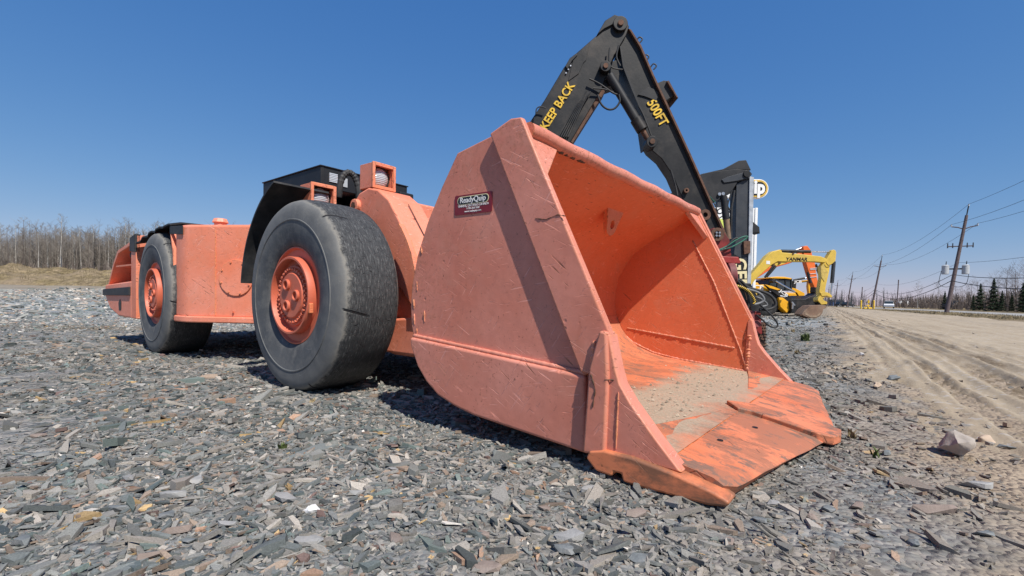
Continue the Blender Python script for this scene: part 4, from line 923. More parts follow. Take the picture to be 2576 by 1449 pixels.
R1.b(MB().px(L(c4, [(800, 120), (818, 128), (885, 232), (972, 435), (1055, 610), (1210, 945), (1310, 1170), (1462, 1512), (1450, 1520), (1300, 1180), (1200, 955), (1045, 620), (962, 445), (875, 242)]), Yb - .01, .44), 'flange', 'rusty_steel', stick, bevel=0.003)
R1.b(MB().px(L(c4, [(742, 240), (752, 238), (775, 370), (840, 540), (915, 720), (940, 890), (928, 893), (903, 722), (828, 545), (762, 375)]), Yb - .005, .43), 'flange', 'black_flat', stick, bevel=0.003)
R1.b(MB().px(L(c4, [(862, 560), (930, 508), (960, 520), (1005, 545), (985, 600), (905, 570)]), Yb + .03, .03), 'patch_plate', 'black_flat', stick, bevel=0.003)
R1.b(MB().px(L(c4, [(985, 485), (1035, 465), (1060, 468), (1110, 560), (1050, 600), (1005, 540)]), Yb + .05, .30), 'bracket', 'black_flat', stick, bevel=0.008)
R1.b(MB().px(L(c4, [(1055, 470), (1068, 466), (1130, 582), (1118, 575)]), Yb + .0, .40), 'bracket_lip', 'rusty_steel', stick)
for p in ((862, 195), (905, 312), (955, 372)):
    q0 = at(*c4(p[0] - 12, p[1] + 10), Yb + .2); q1 = at(*c4(p[0] + 10, p[1] - 16), Yb + .2); q2 = at(*c4(p[0] + 30, p[1] - 2), Yb + .2); q3 = at(*c4(p[0] + 12, p[1] + 22), Yb + .2)
    R1.b(MB().tube(curve([q0, q1, q2, q3], 5), .011, 6), 'hose_hook', 'black_flat', stick, smooth=60)
a = at(*c4(936, 585), Yb + .035); b = at(*c4(1046, 775), Yb + .035); cc = [(a[k] + b[k]) / 2 for k in range(3)]; xd = (b[0] - a[0], 0, b[2] - a[2])
R1.tx('lettering', '500FT', .215, 'decal_yellow', stick, cc, xd, (-xd[2], 0, xd[0]), 0.022, 0.82)
for p, rr_ in (((1310, 1357), .085), ((1185, 1195), .04)):
    q = at(*c4(*p), Yb); R1.b(MB().lathe([(rr_ * .45, -.035), (rr_, -.035), (rr_, .02), (rr_ * .45, .02)], 24, True), 'bushing', 'rusty_steel', stick, 40).location = (q[0], Yb + .03, q[2])
# cylinder between boom and stick
e0 = at(*c4(640, 390), Yb - .02); e1 = at(*c4(672, 432), Yb - .02); e2 = at(*c4(872, 765), Yb - .02); e3 = at(*c4(945, 885), Yb - .02)
cyl_ = R1.b(MB().cyl(e1, e2, .072, n=20), 'hydraulic_cylinder', 'black_flat', smooth=40)
d = (Vector(e3) - Vector(e2)).normalized()
R1.b(MB().cyl(Vector(e2) - d * .12, Vector(e2) + d * .09, .092, n=20), 'gland', 'black_paint', cyl_, smooth=40, bevel=0.006); R1.b(MB().cyl(e2, e3, .043, n=16), 'rod', 'rusty_steel', cyl_, smooth=40)
for e, r_ in ((e0, .085), (e3, .09)):
    R1.b(MB().cyl((e[0], e[1] - .10, e[2]), (e[0], e[1] + .14, e[2]), r_, n=20), 'cylinder_eye', 'black_paint', cyl_, smooth=40, bevel=0.008); R1.b(MB().cyl((e[0], e[1] - .12, e[2]), (e[0], e[1] - .09, e[2]), r_ * .45, n=14), 'eye_pin', 'rusty_steel', cyl_, smooth=40)
R1.b(MB().px(L(c4, [(600, 400), (650, 350), (720, 330), (740, 420), (735, 480), (680, 500), (560, 540), (540, 500)]), Yb + .05, .3), 'cylinder_lug', 'black_paint', bevel=0.01)
for pts, r_ in (([(595, 560), (620, 625), (665, 658), (710, 650), (742, 605), (735, 560)], .016), ([(540, 455), (610, 490), (690, 545), (725, 560)], .014), ([(565, 518), (640, 525), (700, 545)], .012), ([(675, 250), (670, 330), (690, 380), (760, 395)], .012), ([(735, 235), (720, 310), (745, 370)], .014), ([(870, 640), (900, 700), (935, 790), (950, 830)], .012), ([(185, 690), (190, 655), (215, 640), (250, 650)], .010), ([(1080, 1060), (1110, 1160), (1125, 1230)], .014)):
    R1.b(MB().tube(curve(pxpath(c4, pts, Yb - .07), 6), r_, 7), 'hose', 'rubber', smooth=60)
R1.b(MB().tube(curve(pxpath(c4, [(1255, 1060), (1300, 1180), (1340, 1240), (1375, 1275)], Yb + .05), 6), .008, 6), 'green_cable', plain('cable_green', (0.02, 0.12, 0.08), 0.5, bump=0.0), smooth=60)
# chassis and house, hidden behind the bucket from here
R1.b(MB().xz([(-.55, .75), (2.0, .75), (2.0, 1.5), (1.4, 2.05), (-.55, 2.05)], 7.9, 9.6), 'house', 'dark_red', bevel=0.03)
for yy in (7.75, 9.15):
    R1.b(MB().xz([(-.9, .35), (-.6, .05), (2.0, .05), (2.35, .35), (2.0, .70), (-.6, .70)], yy, yy + .5), 'crawler_track', 'black_paint', bevel=0.05)
R1.b(MB().cyl((.7, 8.7, .5), (.7, 8.7, .8), .6, n=24), 'turntable', 'black_paint', smooth=40)
R1.b(MB().xz([(-1.05, 1.05), (-.3, 1.2), (-.1, 1.75), (-.65, 1.9), (-1.15, 1.55)], 7.55, 8.05), 'boom_foot', 'dark_red', bevel=0.02)
# the red head at the stick's end
Yh = 6.85
hd = R1.b(MB().px(L(c5, [(300, 640), (330, 600), (372, 560), (430, 570), (482, 640), (497, 758), (400, 770), (300, 760)]), Yh, .45), 'head_bracket', 'dark_red', bevel=0.01)
for p, r_ in (((393, 607), .095), ((312, 465), .085)):
    q = at(*c5(*p), Yh - .02)
    if p[1] > 500:
        R1.b(MB().lathe([(.05, -.03), (r_, -.03), (r_, .02), (.05, .02)], 24, True), 'bushing', 'rusty_steel', hd, 40).location = (q[0] - T1.location[0] + T1.location[0], q[1], q[2])
        for k in range(4):
            t = pi / 4 + k * pi / 2; R1.b(MB().cyl((q[0] + .03 * cos(t), q[1] - .05, q[2] + .03 * sin(t)), (q[0] + .03 * cos(t), q[1], q[2] + .03 * sin(t)), .016, n=6), 'bolt', 'bare_steel', hd)
R1.b(MB().px(L(c5, [(400, 770), (415, 757), (545, 762), (562, 798), (555, 808), (425, 803)]), Yh - .05, .5), 'head_bar', plain('bright_red', (0.30, 0.035, 0.03), 0.45, bump=0.1), hd, bevel=0.01)
R1.b(MB().px(L(c5, [(425, 790), (472, 798), (482, 850), (440, 940), (410, 900)]), Yh - .02, .35), 'motor_guard', 'dull_red', hd, bevel=0.03)
q0 = at(*c5(470, 888), Yh); q1 = at(*c5(520, 884), Yh - .02)
R1.b(MB().cyl(q0, q1, .17, n=24), 'drive_motor', 'dull_red', hd, smooth=40, bevel=0.015)
R1.b(MB().px(L(c5, [(500, 905), (565, 930), (615, 1010), (640, 1145), (560, 1140)]), Yh, .4), 'head_frame', 'rusty_steel', hd, bevel=0.01)
R1.b(MB().px(L(c5, [(600, 1138), (700, 1142), (712, 1300), (640, 1305)]), Yh - .05, .4), 'clamp_body', 'dark_red', hd, bevel=0.012)
R1.b(MB().px(L(c5, [(622, 1140), (655, 1142), (660, 1220), (628, 1215)]), Yh - .08, .1), 'clamp_plate', 'dull_red', hd, bevel=0.008)
q = at(*c5(672, 1228), Yh - .08); R1.b(MB().cyl((q[0], q[1] - .03, q[2]), (q[0], q[1] + .1, q[2]), .05, n=18), 'clamp_pin', 'dull_red', hd, smooth=40, bevel=0.005)
q = at(*c5(705, 1370), Yh); ro = R1.b(MB().cyl((q[0] - .02, q[1] + .1, 0.0), (q[0] - .02, q[1] + .1, .42), .115, n=28), 'feed_roller', 'rusty_steel', hd, smooth=40)
st = MB()
for k in range(9):
    for j in range(20):
        t = 2 * pi * (j + .5 * (k % 2)) / 20; z = .03 + .044 * k; c_ = (q[0] - .02 + .112 * cos(t), q[1] + .1 + .112 * sin(t), z)
        st.cyl(c_, (c_[0] + .018 * cos(t), c_[1] + .018 * sin(t), z), .011, .006, 5)
so_ = R1.b(st, 'roller_studs', 'black_paint', hd); so_['kind'] = 'stuff'
def hose(fn, pts, Y, r_, mat, name='hose', par=None, n=7): return R1.b(MB().tube(curve(pxpath(fn, pts, Y), n), r_, 8), name, mat, par or hd, smooth=60)
hose(c5, [(505, 915), (560, 930), (610, 975), (700, 1000), (765, 1030), (800, 1075), (795, 1110), (750, 1128), (690, 1130)], Yh - .12, .021, 'rubber')
hose(c5, [(600, 985), (680, 1010), (715, 1040), (720, 1065), (690, 1085), (640, 1095)], Yh - .16, .017, plain('hose_grey', (0.16, 0.165, 0.17), 0.5, bump=0.1))
hose(c5, [(640, 1040), (690, 1050), (735, 1080), (740, 1100), (700, 1110)], Yh - .10, .014, 'hose_grey')
hose(c5, [(655, 1055), (700, 1100), (755, 1150), (800, 1200), (817, 1235), (800, 1255), (755, 1240), (710, 1200), (670, 1165)], Yh - .15, .012, 'rubber')
hose(c5, [(510, 930), (570, 1000), (590, 1070), (580, 1130)], Yh - .10, .022, 'rubber'); hose(c5, [(530, 920), (600, 1010), (615, 1080), (605, 1140)], Yh - .13, .018, 'rubber')
g = G('spiral_wrap'); o_ = g.obj(); x, y, z = g.sep(o_)
sw = g.math('SINE', g.math('MULTIPLY', g.math('SUBTRACT', g.math('MULTIPLY', x, 1.0), z), 190.0))
MATS['spiral_wrap'] = g.fin(g.ramp(g.math('MULTIPLY_ADD', sw, .5, .5), [(.42, (.012, .012, .012)), (.5, (.62, .40, .04))]), .5)
hose(c5, [(522, 962), (570, 975), (612, 1000), (640, 1035), (655, 1070), (648, 1090)], Yh - .18, .019, 'spiral_wrap', 'wrapped_hose')
for k, pts in enumerate(([(405, 715), (460, 690), (520, 650), (580, 622), (612, 622)], [(400, 722), (450, 700), (510, 640), (540, 632)], [(410, 712), (480, 700), (560, 660), (605, 628)], [(395, 730), (440, 712), (500, 690)])):
    hose(c5, pts, Yh - .06, .011, 'cable_green' if k in (0, 2) else 'rubber', 'control_hose')

# ---- the second machine behind it
Y2 = 12.0
T2 = thing('boom_machine', 'smaller black folded boom with grey edged stick, partly hidden behind the tall boom', 'boom loader', (4.2, 13.0, 0))
R2 = Rel(T2)
b2 = R2.b(MB().px(L(c5, [(-60, 400), (70, 322), (190, 250), (285, 185), (360, 168), (535, 150), (620, 160), (640, 185), (618, 220), (540, 240), (490, 320), (400, 372), (280, 410), (60, 600), (-60, 640)]), Y2, .42), 'boom', 'black_flat', bevel=0.012)
R2.b(MB().px(L(c5, [(360, 168), (440, 150), (548, 92), (598, 88), (632, 158), (535, 152)]), Y2 + .03, .36), 'boom_cap', 'black_flat', b2, bevel=0.01)
R2.b(MB().px(L(c5, [(428, 225), (470, 205), (560, 180), (610, 165), (634, 185), (622, 212), (540, 232), (445, 246)]), Y2 - .03, .03), 'link_plate', 'charcoal', b2, bevel=0.006)
q = at(*c5(595, 188), Y2); R2.b(MB().cyl((q[0], Y2 - .07, q[2]), (q[0], Y2 + .5, q[2]), .085, n=24), 'knuckle_pin', 'black_paint', b2, smooth=40, bevel=0.01)
for p in ((407, 328), (433, 325)): q = at(*c5(*p), Y2); R2.b(MB().cyl((q[0], Y2 - .05, q[2]), (q[0], Y2, q[2]), .04, n=16), 'boss', 'bare_steel', b2, smooth=40)
s2 = R2.b(MB().px(L(c5, [(530, 255), (622, 205), (636, 210), (626, 500), (622, 760), (600, 985), (560, 985), (575, 780), (512, 745), (524, 640)]), Y2 + .04, .36), 'stick', 'charcoal', bevel=0.01)
R2.b(MB().px(L(c5, [(622, 200), (652, 208), (646, 500), (630, 985), (604, 985), (614, 760), (618, 500)]), Y2 - .0, .42), 'flange', plain('pale_grey', (0.36, 0.39, 0.43), 0.45, bump=0.05), s2, bevel=0.004)
R2.b(MB().px(L(c5, [(630, 505), (690, 555), (694, 600), (680, 590), (640, 590)]), Y2 + .05, .3), 'bracket', 'black_flat', s2, bevel=0.006)
R2.b(MB().px(L(c5, [(580, 655), (628, 650), (628, 735), (585, 745)]), Y2 - .03, .1), 'hinge_block', 'rusty_steel', s2, bevel=0.008)
e1, e2, e3 = (at(*c5(442, 345), Y2 - .02), at(*c5(458, 500), Y2 - .02), at(*c5(475, 640), Y2 - .02))
cy2 = R2.b(MB().cyl(e1, e2, .085, n=18), 'hydraulic_cylinder', 'black_flat', smooth=40); R2.b(MB().cyl(e2, e3, .075, n=18), 'rod', plain('tan_steel', (0.20, 0.13, 0.085), 0.6, bump=0.1), cy2, smooth=40)
for pts, r_ in (([(500, 300), (480, 360), (470, 410), (490, 440)], .018), ([(515, 300), (505, 370), (495, 440), (492, 640)], .03), ([(370, 380), (395, 440), (390, 500), (430, 480)], .015)):
    R2.b(MB().tube(curve(pxpath(c5, pts, Y2 - .06), 6), r_, 7), 'hose', 'rubber', smooth=60)
pn = R2.b(MB().px(L(c5, [(515, 800), (592, 806), (592, 950), (515, 948)]), Y2 - .06, .05), 'warning_panel', 'decal_black', s2)
a = at(*c5(553, 812), Y2 - .07); b = at(*c5(557, 945), Y2 - .07); cc = [(a[k] + b[k]) / 2 for k in range(3)]; xd = (b[0] - a[0], 0, b[2] - a[2])
R2.tx('lettering', 'GER', .42, 'decal_cream', s2, cc, xd, (-xd[2], 0, xd[0]), 0.03, 1.0)
R2.b(MB().xz([(3.0, .7), (5.0, .7), (5.0, 1.9), (4.6, 2.3), (3.0, 2.3)], 12.6, 14.2), 'house', 'dark_red', bevel=0.03)
for yy in (12.4, 14.0): R2.b(MB().xz([(2.6, .35), (2.9, .05), (5.1, .05), (5.5, .35), (5.1, .7), (2.9, .7)], yy, yy + .5), 'crawler_track', 'black_paint', bevel=0.05)
R2.b(MB().xz([(5.45, .0), (6.25, .0), (6.2, .75), (5.95, 1.2), (5.6, 1.2)], Y2 - .15, Y2 + .45), 'grapple', 'black_paint', bevel=0.03)

# ------------------------------------------------------------------ pylon sign
Ys = 26.0
x0 = at(1786, 650, Ys)[0]; x1 = at(1901, 650, Ys)[0]; zt_ = at(1850, 523, Ys)[2]
T3 = thing('pylon_sign', 'white pylon sign with yellow ringed oval logo board on top', 'sign', ((x0 + x1) / 2, Ys + .3, 0)); R3 = Rel(T3)
R3.b(MB().box(x0, x1, Ys, Ys + .5, 0.0, zt_), 'cabinet', 'sign_white', bevel=0.02)
for q_ in (x0 + .5, x1 - .5): R3.b(MB().box(q_ - .12, q_ + .12, Ys + .1, Ys + .4, zt_ - .1, zt_ + .9), 'riser', 'charcoal')
R3.b(MB().box(x1 - .13, x1 + .02, Ys - .05, Ys + .55, 0.0, zt_ + .02), 'post', 'sign_white', bevel=0.02)
R3.b(MB().box(x0 - .02, x0 + .13, Ys - .05, Ys + .55, 0.0, zt_ + .02), 'post', 'sign_white', bevel=0.02)
oc = at(1846, 473, Ys - .1); ox, oz = oc[0], oc[2]; hw = at(1932, 473, Ys)[0] - ox; hh = .51
Mo = frame((ox - T3.location[0], Ys - .05 - T3.location[1], oz), (1, 0, 0), (0, 0, 1))
for nm, k, zz, mt in (('oval_rim', .0, .0, 'sign_white'), ('oval_ring', .05, .03, plain('sign_yellow', (0.62, 0.40, 0.07), 0.45, bump=0.02)), ('oval_field', .15, .05, 'decal_black')):
    mt = mt if isinstance(mt, str) else 'sign_yellow'
    m = MB(); pl = rrect(2 * (hw - k), 2 * (hh - k), hh - k - .002, 10); m.prism([tuple(Mo @ Vector((x, y, -.25))) for x, y in pl], [tuple(Mo @ Vector((x, y, zz))) for x, y in pl]); m.build(nm, mt, T3)
lettering('lettering', 'ReadyQuip', .98, 'sign_white', T3, Mo @ Matrix.Translation((hw - .22, 0.05, .055)), 0.045, .01, 0.85, 'RIGHT')
Mt = frame(((x0 + x1) / 2 - .35 - T3.location[0], Ys - .006 - T3.location[1], at(1827, 532, Ys)[2]), (1, 0, 0), (0, 0, 1))
lettering('lettering', 'DOOSAN', .46, 'decal_black', T3, Mt, 0.02, .006, 1.0, shear=0.25)
zl_ = at(1827, 563, Ys)[2]; R3.b(MB().box(x0 + .25, x1 - .5, Ys - .02, Ys + .01, zl_ - .26, zl_ + .26), 'label_panel', plain('label_green', (0.55, 0.62, 0.12), 0.5, bump=0.02))
lettering('lettering', 'SALE', .42, 'decal_black', T3, frame(((x0 + x1) / 2 - .12 - T3.location[0], Ys - .026 - T3.location[1], zl_), (1, 0, 0), (0, 0, 1)), 0.02, .004)

# ------------------------------------------------------------------ yellow excavator
Yy = 22.0
T4 = thing('mini_excavator', 'yellow compact excavator with arched boom and its rusty bucket resting on the ground', 'excavator', (10.6, Yy + .9, 0)); R4 = Rel(T4)
EY = 'excavator_yellow'
bo = R4.b(MB().px(L(c1, [(250, 800), (250, 690), (340, 585), (480, 430), (590, 290), (690, 210), (800, 186), (850, 228), (1100, 250), (1500, 293), (1590, 330), (1608, 372), (1570, 402), (1400, 386), (960, 386), (780, 382), (690, 432), (560, 540), (400, 690), (330, 790)]), Yy, .34), 'boom', EY, bevel=0.03)
a = at(*c1(925, 335), Yy - .01); b = at(*c1(1262, 340), Yy - .01); cc = [(a[k] + b[k]) / 2 for k in range(3)]
R4.tx('lettering', 'YANMAR', .215, 'decal_black', bo, (cc[0], cc[1], cc[2] - .02), (b[0] - a[0], 0, b[2] - a[2]), (0, 0, 1), 0.018, 1.12, 0.15)
R4.b(MB().px(L(c1, [(585, 370), (648, 372), (648, 428), (585, 424)]), Yy - .008, .01), 'caution_label', 'decal_white', bo)
R4.b(MB().px(L(c1, [(690, 430), (760, 455), (860, 430), (960, 388), (820, 370)]), Yy + .05, .24), 'cylinder_lug', EY, bo, bevel=0.01)
for p in ((712, 440), (812, 408), (1035, 250)): q = at(*c1(*p), Yy); R4.b(MB().cyl((q[0], Yy - .03, q[2]), (q[0], Yy + .4, q[2]), .045, n=14), 'pin', 'rusty_steel', bo, smooth=40)
cyl_ = R4.b(MB().cyl(at(*c1(838, 208), Yy + .17), at(*c1(1322, 216), Yy + .17), .075, n=16), 'arm_cylinder', 'black_paint', smooth=40); R4.b(MB().cyl(at(*c1(1310, 214), Yy + .17), at(*c1(1700, 222), Yy + .17), .03, n=12), 'rod', 'chrome', cyl_, smooth=40)
R4.b(MB().px(L(c1, [(780, 190), (820, 178), (850, 205), (845, 232), (800, 225)]), Yy + .05, .24), 'cylinder_bracket', EY, bo, bevel=0.01)
ar = R4.b(MB().px(L(c1, [(1680, 198), (1712, 182), (1748, 190), (1762, 230), (1748, 380), (1655, 450), (1640, 560), (1585, 800), (1562, 1000), (1480, 1000), (1474, 860), (1512, 640), (1500, 470), (1560, 385), (1602, 330)]), Yy + .04, .26), 'stick', EY, bevel=0.02)
R4.b(MB().px(L(c1, [(1500, 470), (1560, 400), (1560, 460), (1620, 560), (1600, 640), (1560, 720), (1512, 640)]), Yy + .02, .02), 'wear_patch', plain('faded_yellow', (0.50, 0.36, 0.09), 0.6, bump=0.1), ar)
R4.b(MB().tube(curve(pxpath(c1, [(1590, 400), (1620, 445), (1680, 430), (1740, 380)], Yy - .02), 6), .015, 6), 'hose', 'rubber', ar, smooth=60)
bc = R4.b(MB().cyl(at(*c1(1718, 385), Yy + .17), at(*c1(1686, 742), Yy + .17), .082, n=16), 'bucket_cylinder', 'charcoal', smooth=40); R4.b(MB().cyl(at(*c1(1688, 738), Yy + .17), at(*c1(1664, 935), Yy + .17), .045, n=12), 'rod', 'chrome', bc, smooth=40)
R4.b(MB().px(L(c1, [(1490, 900), (1560, 888), (1630, 905), (1692, 958), (1680, 990), (1600, 955), (1520, 965)]), Yy, .34), 'linkage', EY, bevel=0.01)
R4.b(MB().px(L(c1, [(1462, 985), (1500, 955), (1560, 1040), (1610, 1060), (1606, 1098), (1510, 1105), (1448, 1030)]), Yy - .02, .38), 'coupler', EY, bevel=0.012)
R4.b(MB().px(L(c1, [(1440, 1060), (1500, 1090), (1600, 1100), (1592, 1165), (1510, 1160)]), Yy + .02, .3), 'bucket_ears', 'black_paint', bevel=0.01)
bk = R4.b(MB().px(L(c1, [(1500, 1110), (1590, 1120), (1590, 1165), (1545, 1180), (1530, 1245), (1490, 1300), (1420, 1335), (1340, 1340), (1200, 1290), (1180, 1268), (1240, 1190), (1330, 1120)]), Yy - .12, .62), 'digging_bucket', plain('rust_brown', (0.175, 0.105, 0.070), 0.7, var=.3, nscale=3, bump=0.2, dirt=(0.3, 0.23, 0.17), dirtamt=.5), bevel=0.02)
R4.b(MB().px(L(c1, [(1240, 1230), (1330, 1290), (1430, 1285), (1500, 1230), (1480, 1285), (1420, 1318), (1330, 1320), (1235, 1270)]), Yy - .135, .02), 'side_wear_plate', plain('tan_dirt', (0.27, 0.19, 0.13), 0.8, bump=0.1), bk)
for k in range(4):
    yy = Yy - .08 + .16 * k; p = at(*c1(1205, 1270), yy); R4.b(MB().cyl(p, (p[0] - .14, yy, p[2] - .04), .045, .02, 6), 'tooth', 'rusty_steel', bk)
for p0, p1 in (((590, 640), (745, 462)), ((560, 650), (705, 455))):
    R4.b(MB().cyl(at(*c1(*p0), Yy - .1), at(*c1(*p1), Yy - .1), .05, n=12), 'boom_cylinder', 'black_paint', smooth=40)
R4.b(MB().box(9.2, 11.1, Yy - .5, Yy + 1.2, .62, 1.35), 'house', EY, bevel=0.08)
R4.b(MB().box(9.3, 10.3, Yy + .1, Yy + 1.1, 1.35, 2.45), 'cab', 'glass', bevel=0.06)
for yy in (Yy - .6, Yy + .95): R4.b(MB().xz([(9.0, .3), (9.2, .03), (10.9, .03), (11.2, .3), (11.0, .58), (9.2, .58)], yy, yy + .38), 'crawler_track', 'rubber', bevel=0.05)
R4.b(MB().box(10.9, 11.3, Yy - .1, Yy + .5, .7, 1.15), 'swing_post', EY, bevel=0.03)

# ------------------------------------------------------------------ backhoe loader
Yj = 27.0
T5 = thing('backhoe_loader', 'yellow and black backhoe loader with glazed cab, parked behind the yellow excavator', 'backhoe', (13.6, Yj + 1, 0)); R5 = Rel(T5)
BY = 'backhoe_yellow'
def wheel_at(R, fn, p, Y, r, w, rimr, rimmat, name='wheel'):
    q = at(*fn(*p), Y); z = r
    m = MB(); m.lathe([(rimr, .02), (rimr * 1.15, -.0), (r * .9, .01), (r, .06), (r, w - .06), (r * .9, w - .01), (rimr, w)], 40)
    m.v = [(q[0] + x, Y + y, z + zz) for x, y, zz in m.v]; t = R.b(m, name, 'rubber', smooth=40)
    m = MB(); m.lathe([(0, .08), (rimr * .35, .06), (rimr * .4, .10), (rimr * .8, .12), (rimr, .03), (rimr * 1.02, .10)], 32); m.v = [(q[0] + x, Y + y, z + zz) for x, y, zz in m.v]; R.b(m, 'rim', rimmat, t, smooth=40)
    lg_ = MB()
    for k in range(22):
        t_ = 2 * pi * k / 22; c_, s_ = cos(t_), sin(t_)
        for sd in (0, 1):
            y0, y1 = ((.02, w * .52) if sd == 0 else (w * .48, w - .02)); off = .10 if sd else 0
            a0 = t_ + off; P0 = (q[0] + (r - .01) * cos(a0), Y + y0, z + (r - .01) * sin(a0)); P1 = (q[0] + (r - .01) * cos(a0 + .14), Y + y1, z + (r - .01) * sin(a0 + .14))
            lg_.cyl(P0, P1, .035, n=4)
    o = R.b(lg_, 'tread_lugs', 'rubber', t); o['kind'] = 'stuff'
    return t
wheel_at(R5, c1, (600, 1070), Yj - .15, .70, .45, .40, BY)
wheel_at(R5, c1, (60, 1070), Yj - .15, .70, .5, .40, BY); wheel_at(R5, c1, (600, 1070), Yj + 1.7, .70, .45, .40, BY); wheel_at(R5, c1, (60, 1070), Yj + 1.7, .70, .5, .40, BY)
hood = R5.b(MB().px(L(c1, [(60, 900), (60, 740), (330, 738), (450, 733), (470, 775), (555, 765), (605, 840), (660, 880), (600, 930), (300, 930)]), Yj, 1.9), 'hood', BY, bevel=0.05)
a = at(*c1(365, 800), Yj - .01); R5.tx('lettering', 'JCB', .36, 'decal_white', hood, at(*c1(440, 818), Yj - .012), (1, 0, -.12), (0, 0, 1), 0.03, 1.2, 0.1)
R5.b(MB().px(L(c1, [(60, 940), (600, 930), (760, 940), (900, 1060), (880, 1120), (60, 1120)]), Yj + .35, 1.2), 'chassis', 'black_paint', bevel=0.03)
cab = R5.b(MB().px(L(c1, [(655, 678), (1000, 690), (1000, 860), (760, 860), (600, 770)]), Yj + .3, 1.5), 'cab_glazing', 'glass', bevel=0.02)
R5.b(MB().px(L(c1, [(636, 660), (660, 642), (760, 633), (900, 638), (1012, 660), (1012, 684), (900, 672), (690, 668)]), Yj + .2, 1.7), 'cab_roof', BY, cab, bevel=0.03)
for pts in ([(1000, 665), (1020, 665), (1018, 870), (998, 870)], [(905, 672), (918, 672), (918, 860), (905, 860)], [(655, 678), (668, 678), (640, 790), (600, 780)], [(780, 672), (790, 672), (770, 850), (758, 850)]):
    R5.b(MB().px(L(c1, pts), Yj + .25, 1.6), 'cab_post', 'black_paint', cab)
arm5 = R5.b(MB().px(L(c1, [(560, 770), (640, 795), (800, 850), (980, 960), (1100, 1100), (1060, 1180), (990, 1150), (900, 1040), (760, 940), (640, 850)]), Yj - .25, .18), 'loader_arm', 'black_paint', bevel=0.02)
R5.tx('lettering', 'JCB', .22, 'decal_white', arm5, at(*c1(880, 915), Yj - .262), (1, 0, -.72), (.72, 0, 1), 0.03, 1.6)
R5.b(MB().px(L(c1, [(560, 765), (700, 800), (830, 850), (780, 865), (640, 825)]), Yj - .28, .1), 'arm_cover', BY, arm5, bevel=0.01)
ly = R5.b(MB().cyl(at(*c1(740, 708), Yj - .2), at(*c1(1062, 892), Yj - .2), .05, n=12), 'lift_rod', 'chrome', smooth=40)
R5.b(MB().px(L(c1, [(680, 700), (740, 670), (790, 690), (770, 740), (700, 740)]), Yj - .2, .3), 'rod_bracket', 'black_paint', ly, bevel=0.02)
R5.b(MB().px(L(c1, [(985, 815), (1090, 838), (1232, 915), (1222, 1015), (1170, 1025), (1100, 905), (1000, 870)]), Yj + 1.4, .2), 'loader_arm', BY, bevel=0.02)
R5.b(MB().px(L(c1, [(795, 985), (870, 990), (962, 1062), (975, 1200), (930, 1245), (820, 1140)]), Yj - .30, .5), 'bucket_side', BY, bevel=0.03)
lb = R5.b(MB().px(L(c1, [(965, 1060), (1060, 1010), (1240, 1010), (1330, 965), (1420, 950), (1480, 1090), (1300, 1140), (1190, 1250), (1010, 1248), (980, 1200)]), Yj - .35, 2.4), 'loader_bucket', 'black_paint', bevel=0.03)
R5.b(MB().px(L(c1, [(990, 1030), (1050, 1010), (1085, 1080), (1060, 1220), (1010, 1235)]), Yj - .45, .15), 'quick_hitch', 'black_flat', lb, bevel=0.02)
for p0, p1 in (((1010, 1060), (1060, 1120)), ((1030, 1090), (1020, 1180)), ((810, 960), (900, 975))): R5.b(MB().cyl(at(*c1(*p0), Yj - .48), at(*c1(*p1), Yj - .48), .05, n=10), 'hitch_pin', 'bare_steel', lb, smooth=40)

# backhoe arm of another machine behind
T6 = thing('backhoe_loader', 'far backhoe with dark digging arm and yellow dipper, behind the orange excavator', 'backhoe', (16.5, 36, 0)); R6 = Rel(T6); Yk = 34.0
ba = R6.b(MB().px(L(c1, [(1015, 705), (1180, 700), (1310, 690), (1318, 722), (1180, 735), (1030, 752)]), Yk, .3), 'digging_boom', 'black_paint', bevel=0.02)
R6.tx('lettering', 'JCB', .26, 'decal_white', ba, at(*c1(1118, 722), Yk - .02), (1, 0, .03), (0, 0, 1), 0.03, 1.3)
R6.b(MB().px(L(c1, [(1150, 705), (1300, 692), (1300, 706), (1155, 722)]), Yk - .01, .02), 'arm_stripe', BY, ba)
R6.b(MB().px(L(c1, [(1300, 690), (1355, 700), (1365, 830), (1360, 965), (1310, 970), (1290, 800)]), Yk + .02, .26), 'dipper', BY, bevel=0.02)
R6.b(MB().cyl(at(*c1(1045, 695), Yk + .1), at(*c1(1225, 662), Yk + .1), .07, n=10), 'cylinder', 'black_paint', smooth=40); R6.b(MB().cyl(at(*c1(1220, 663), Yk + .1), at(*c1(1290, 655), Yk + .1), .035, n=10), 'rod', 'chrome', smooth=40)
R6.b(MB().px(L(c1, [(1030, 745), (1090, 740), (1085, 840), (1020, 850)]), Yk, .5), 'king_post', 'black_paint', bevel=0.02)
q = at(*c1(1020, 850), Yk); R6.b(MB().box(q[0] - 2.6, q[0] + .3, Yk - .6, Yk + 1.2, .5, 1.5), 'body', BY, bevel=0.06)
for dx in (-2.2, -.3): wheel_at(R6, c1, (1020 + dx * 260, 1000), Yk - .7, .55, .4, .3, BY)

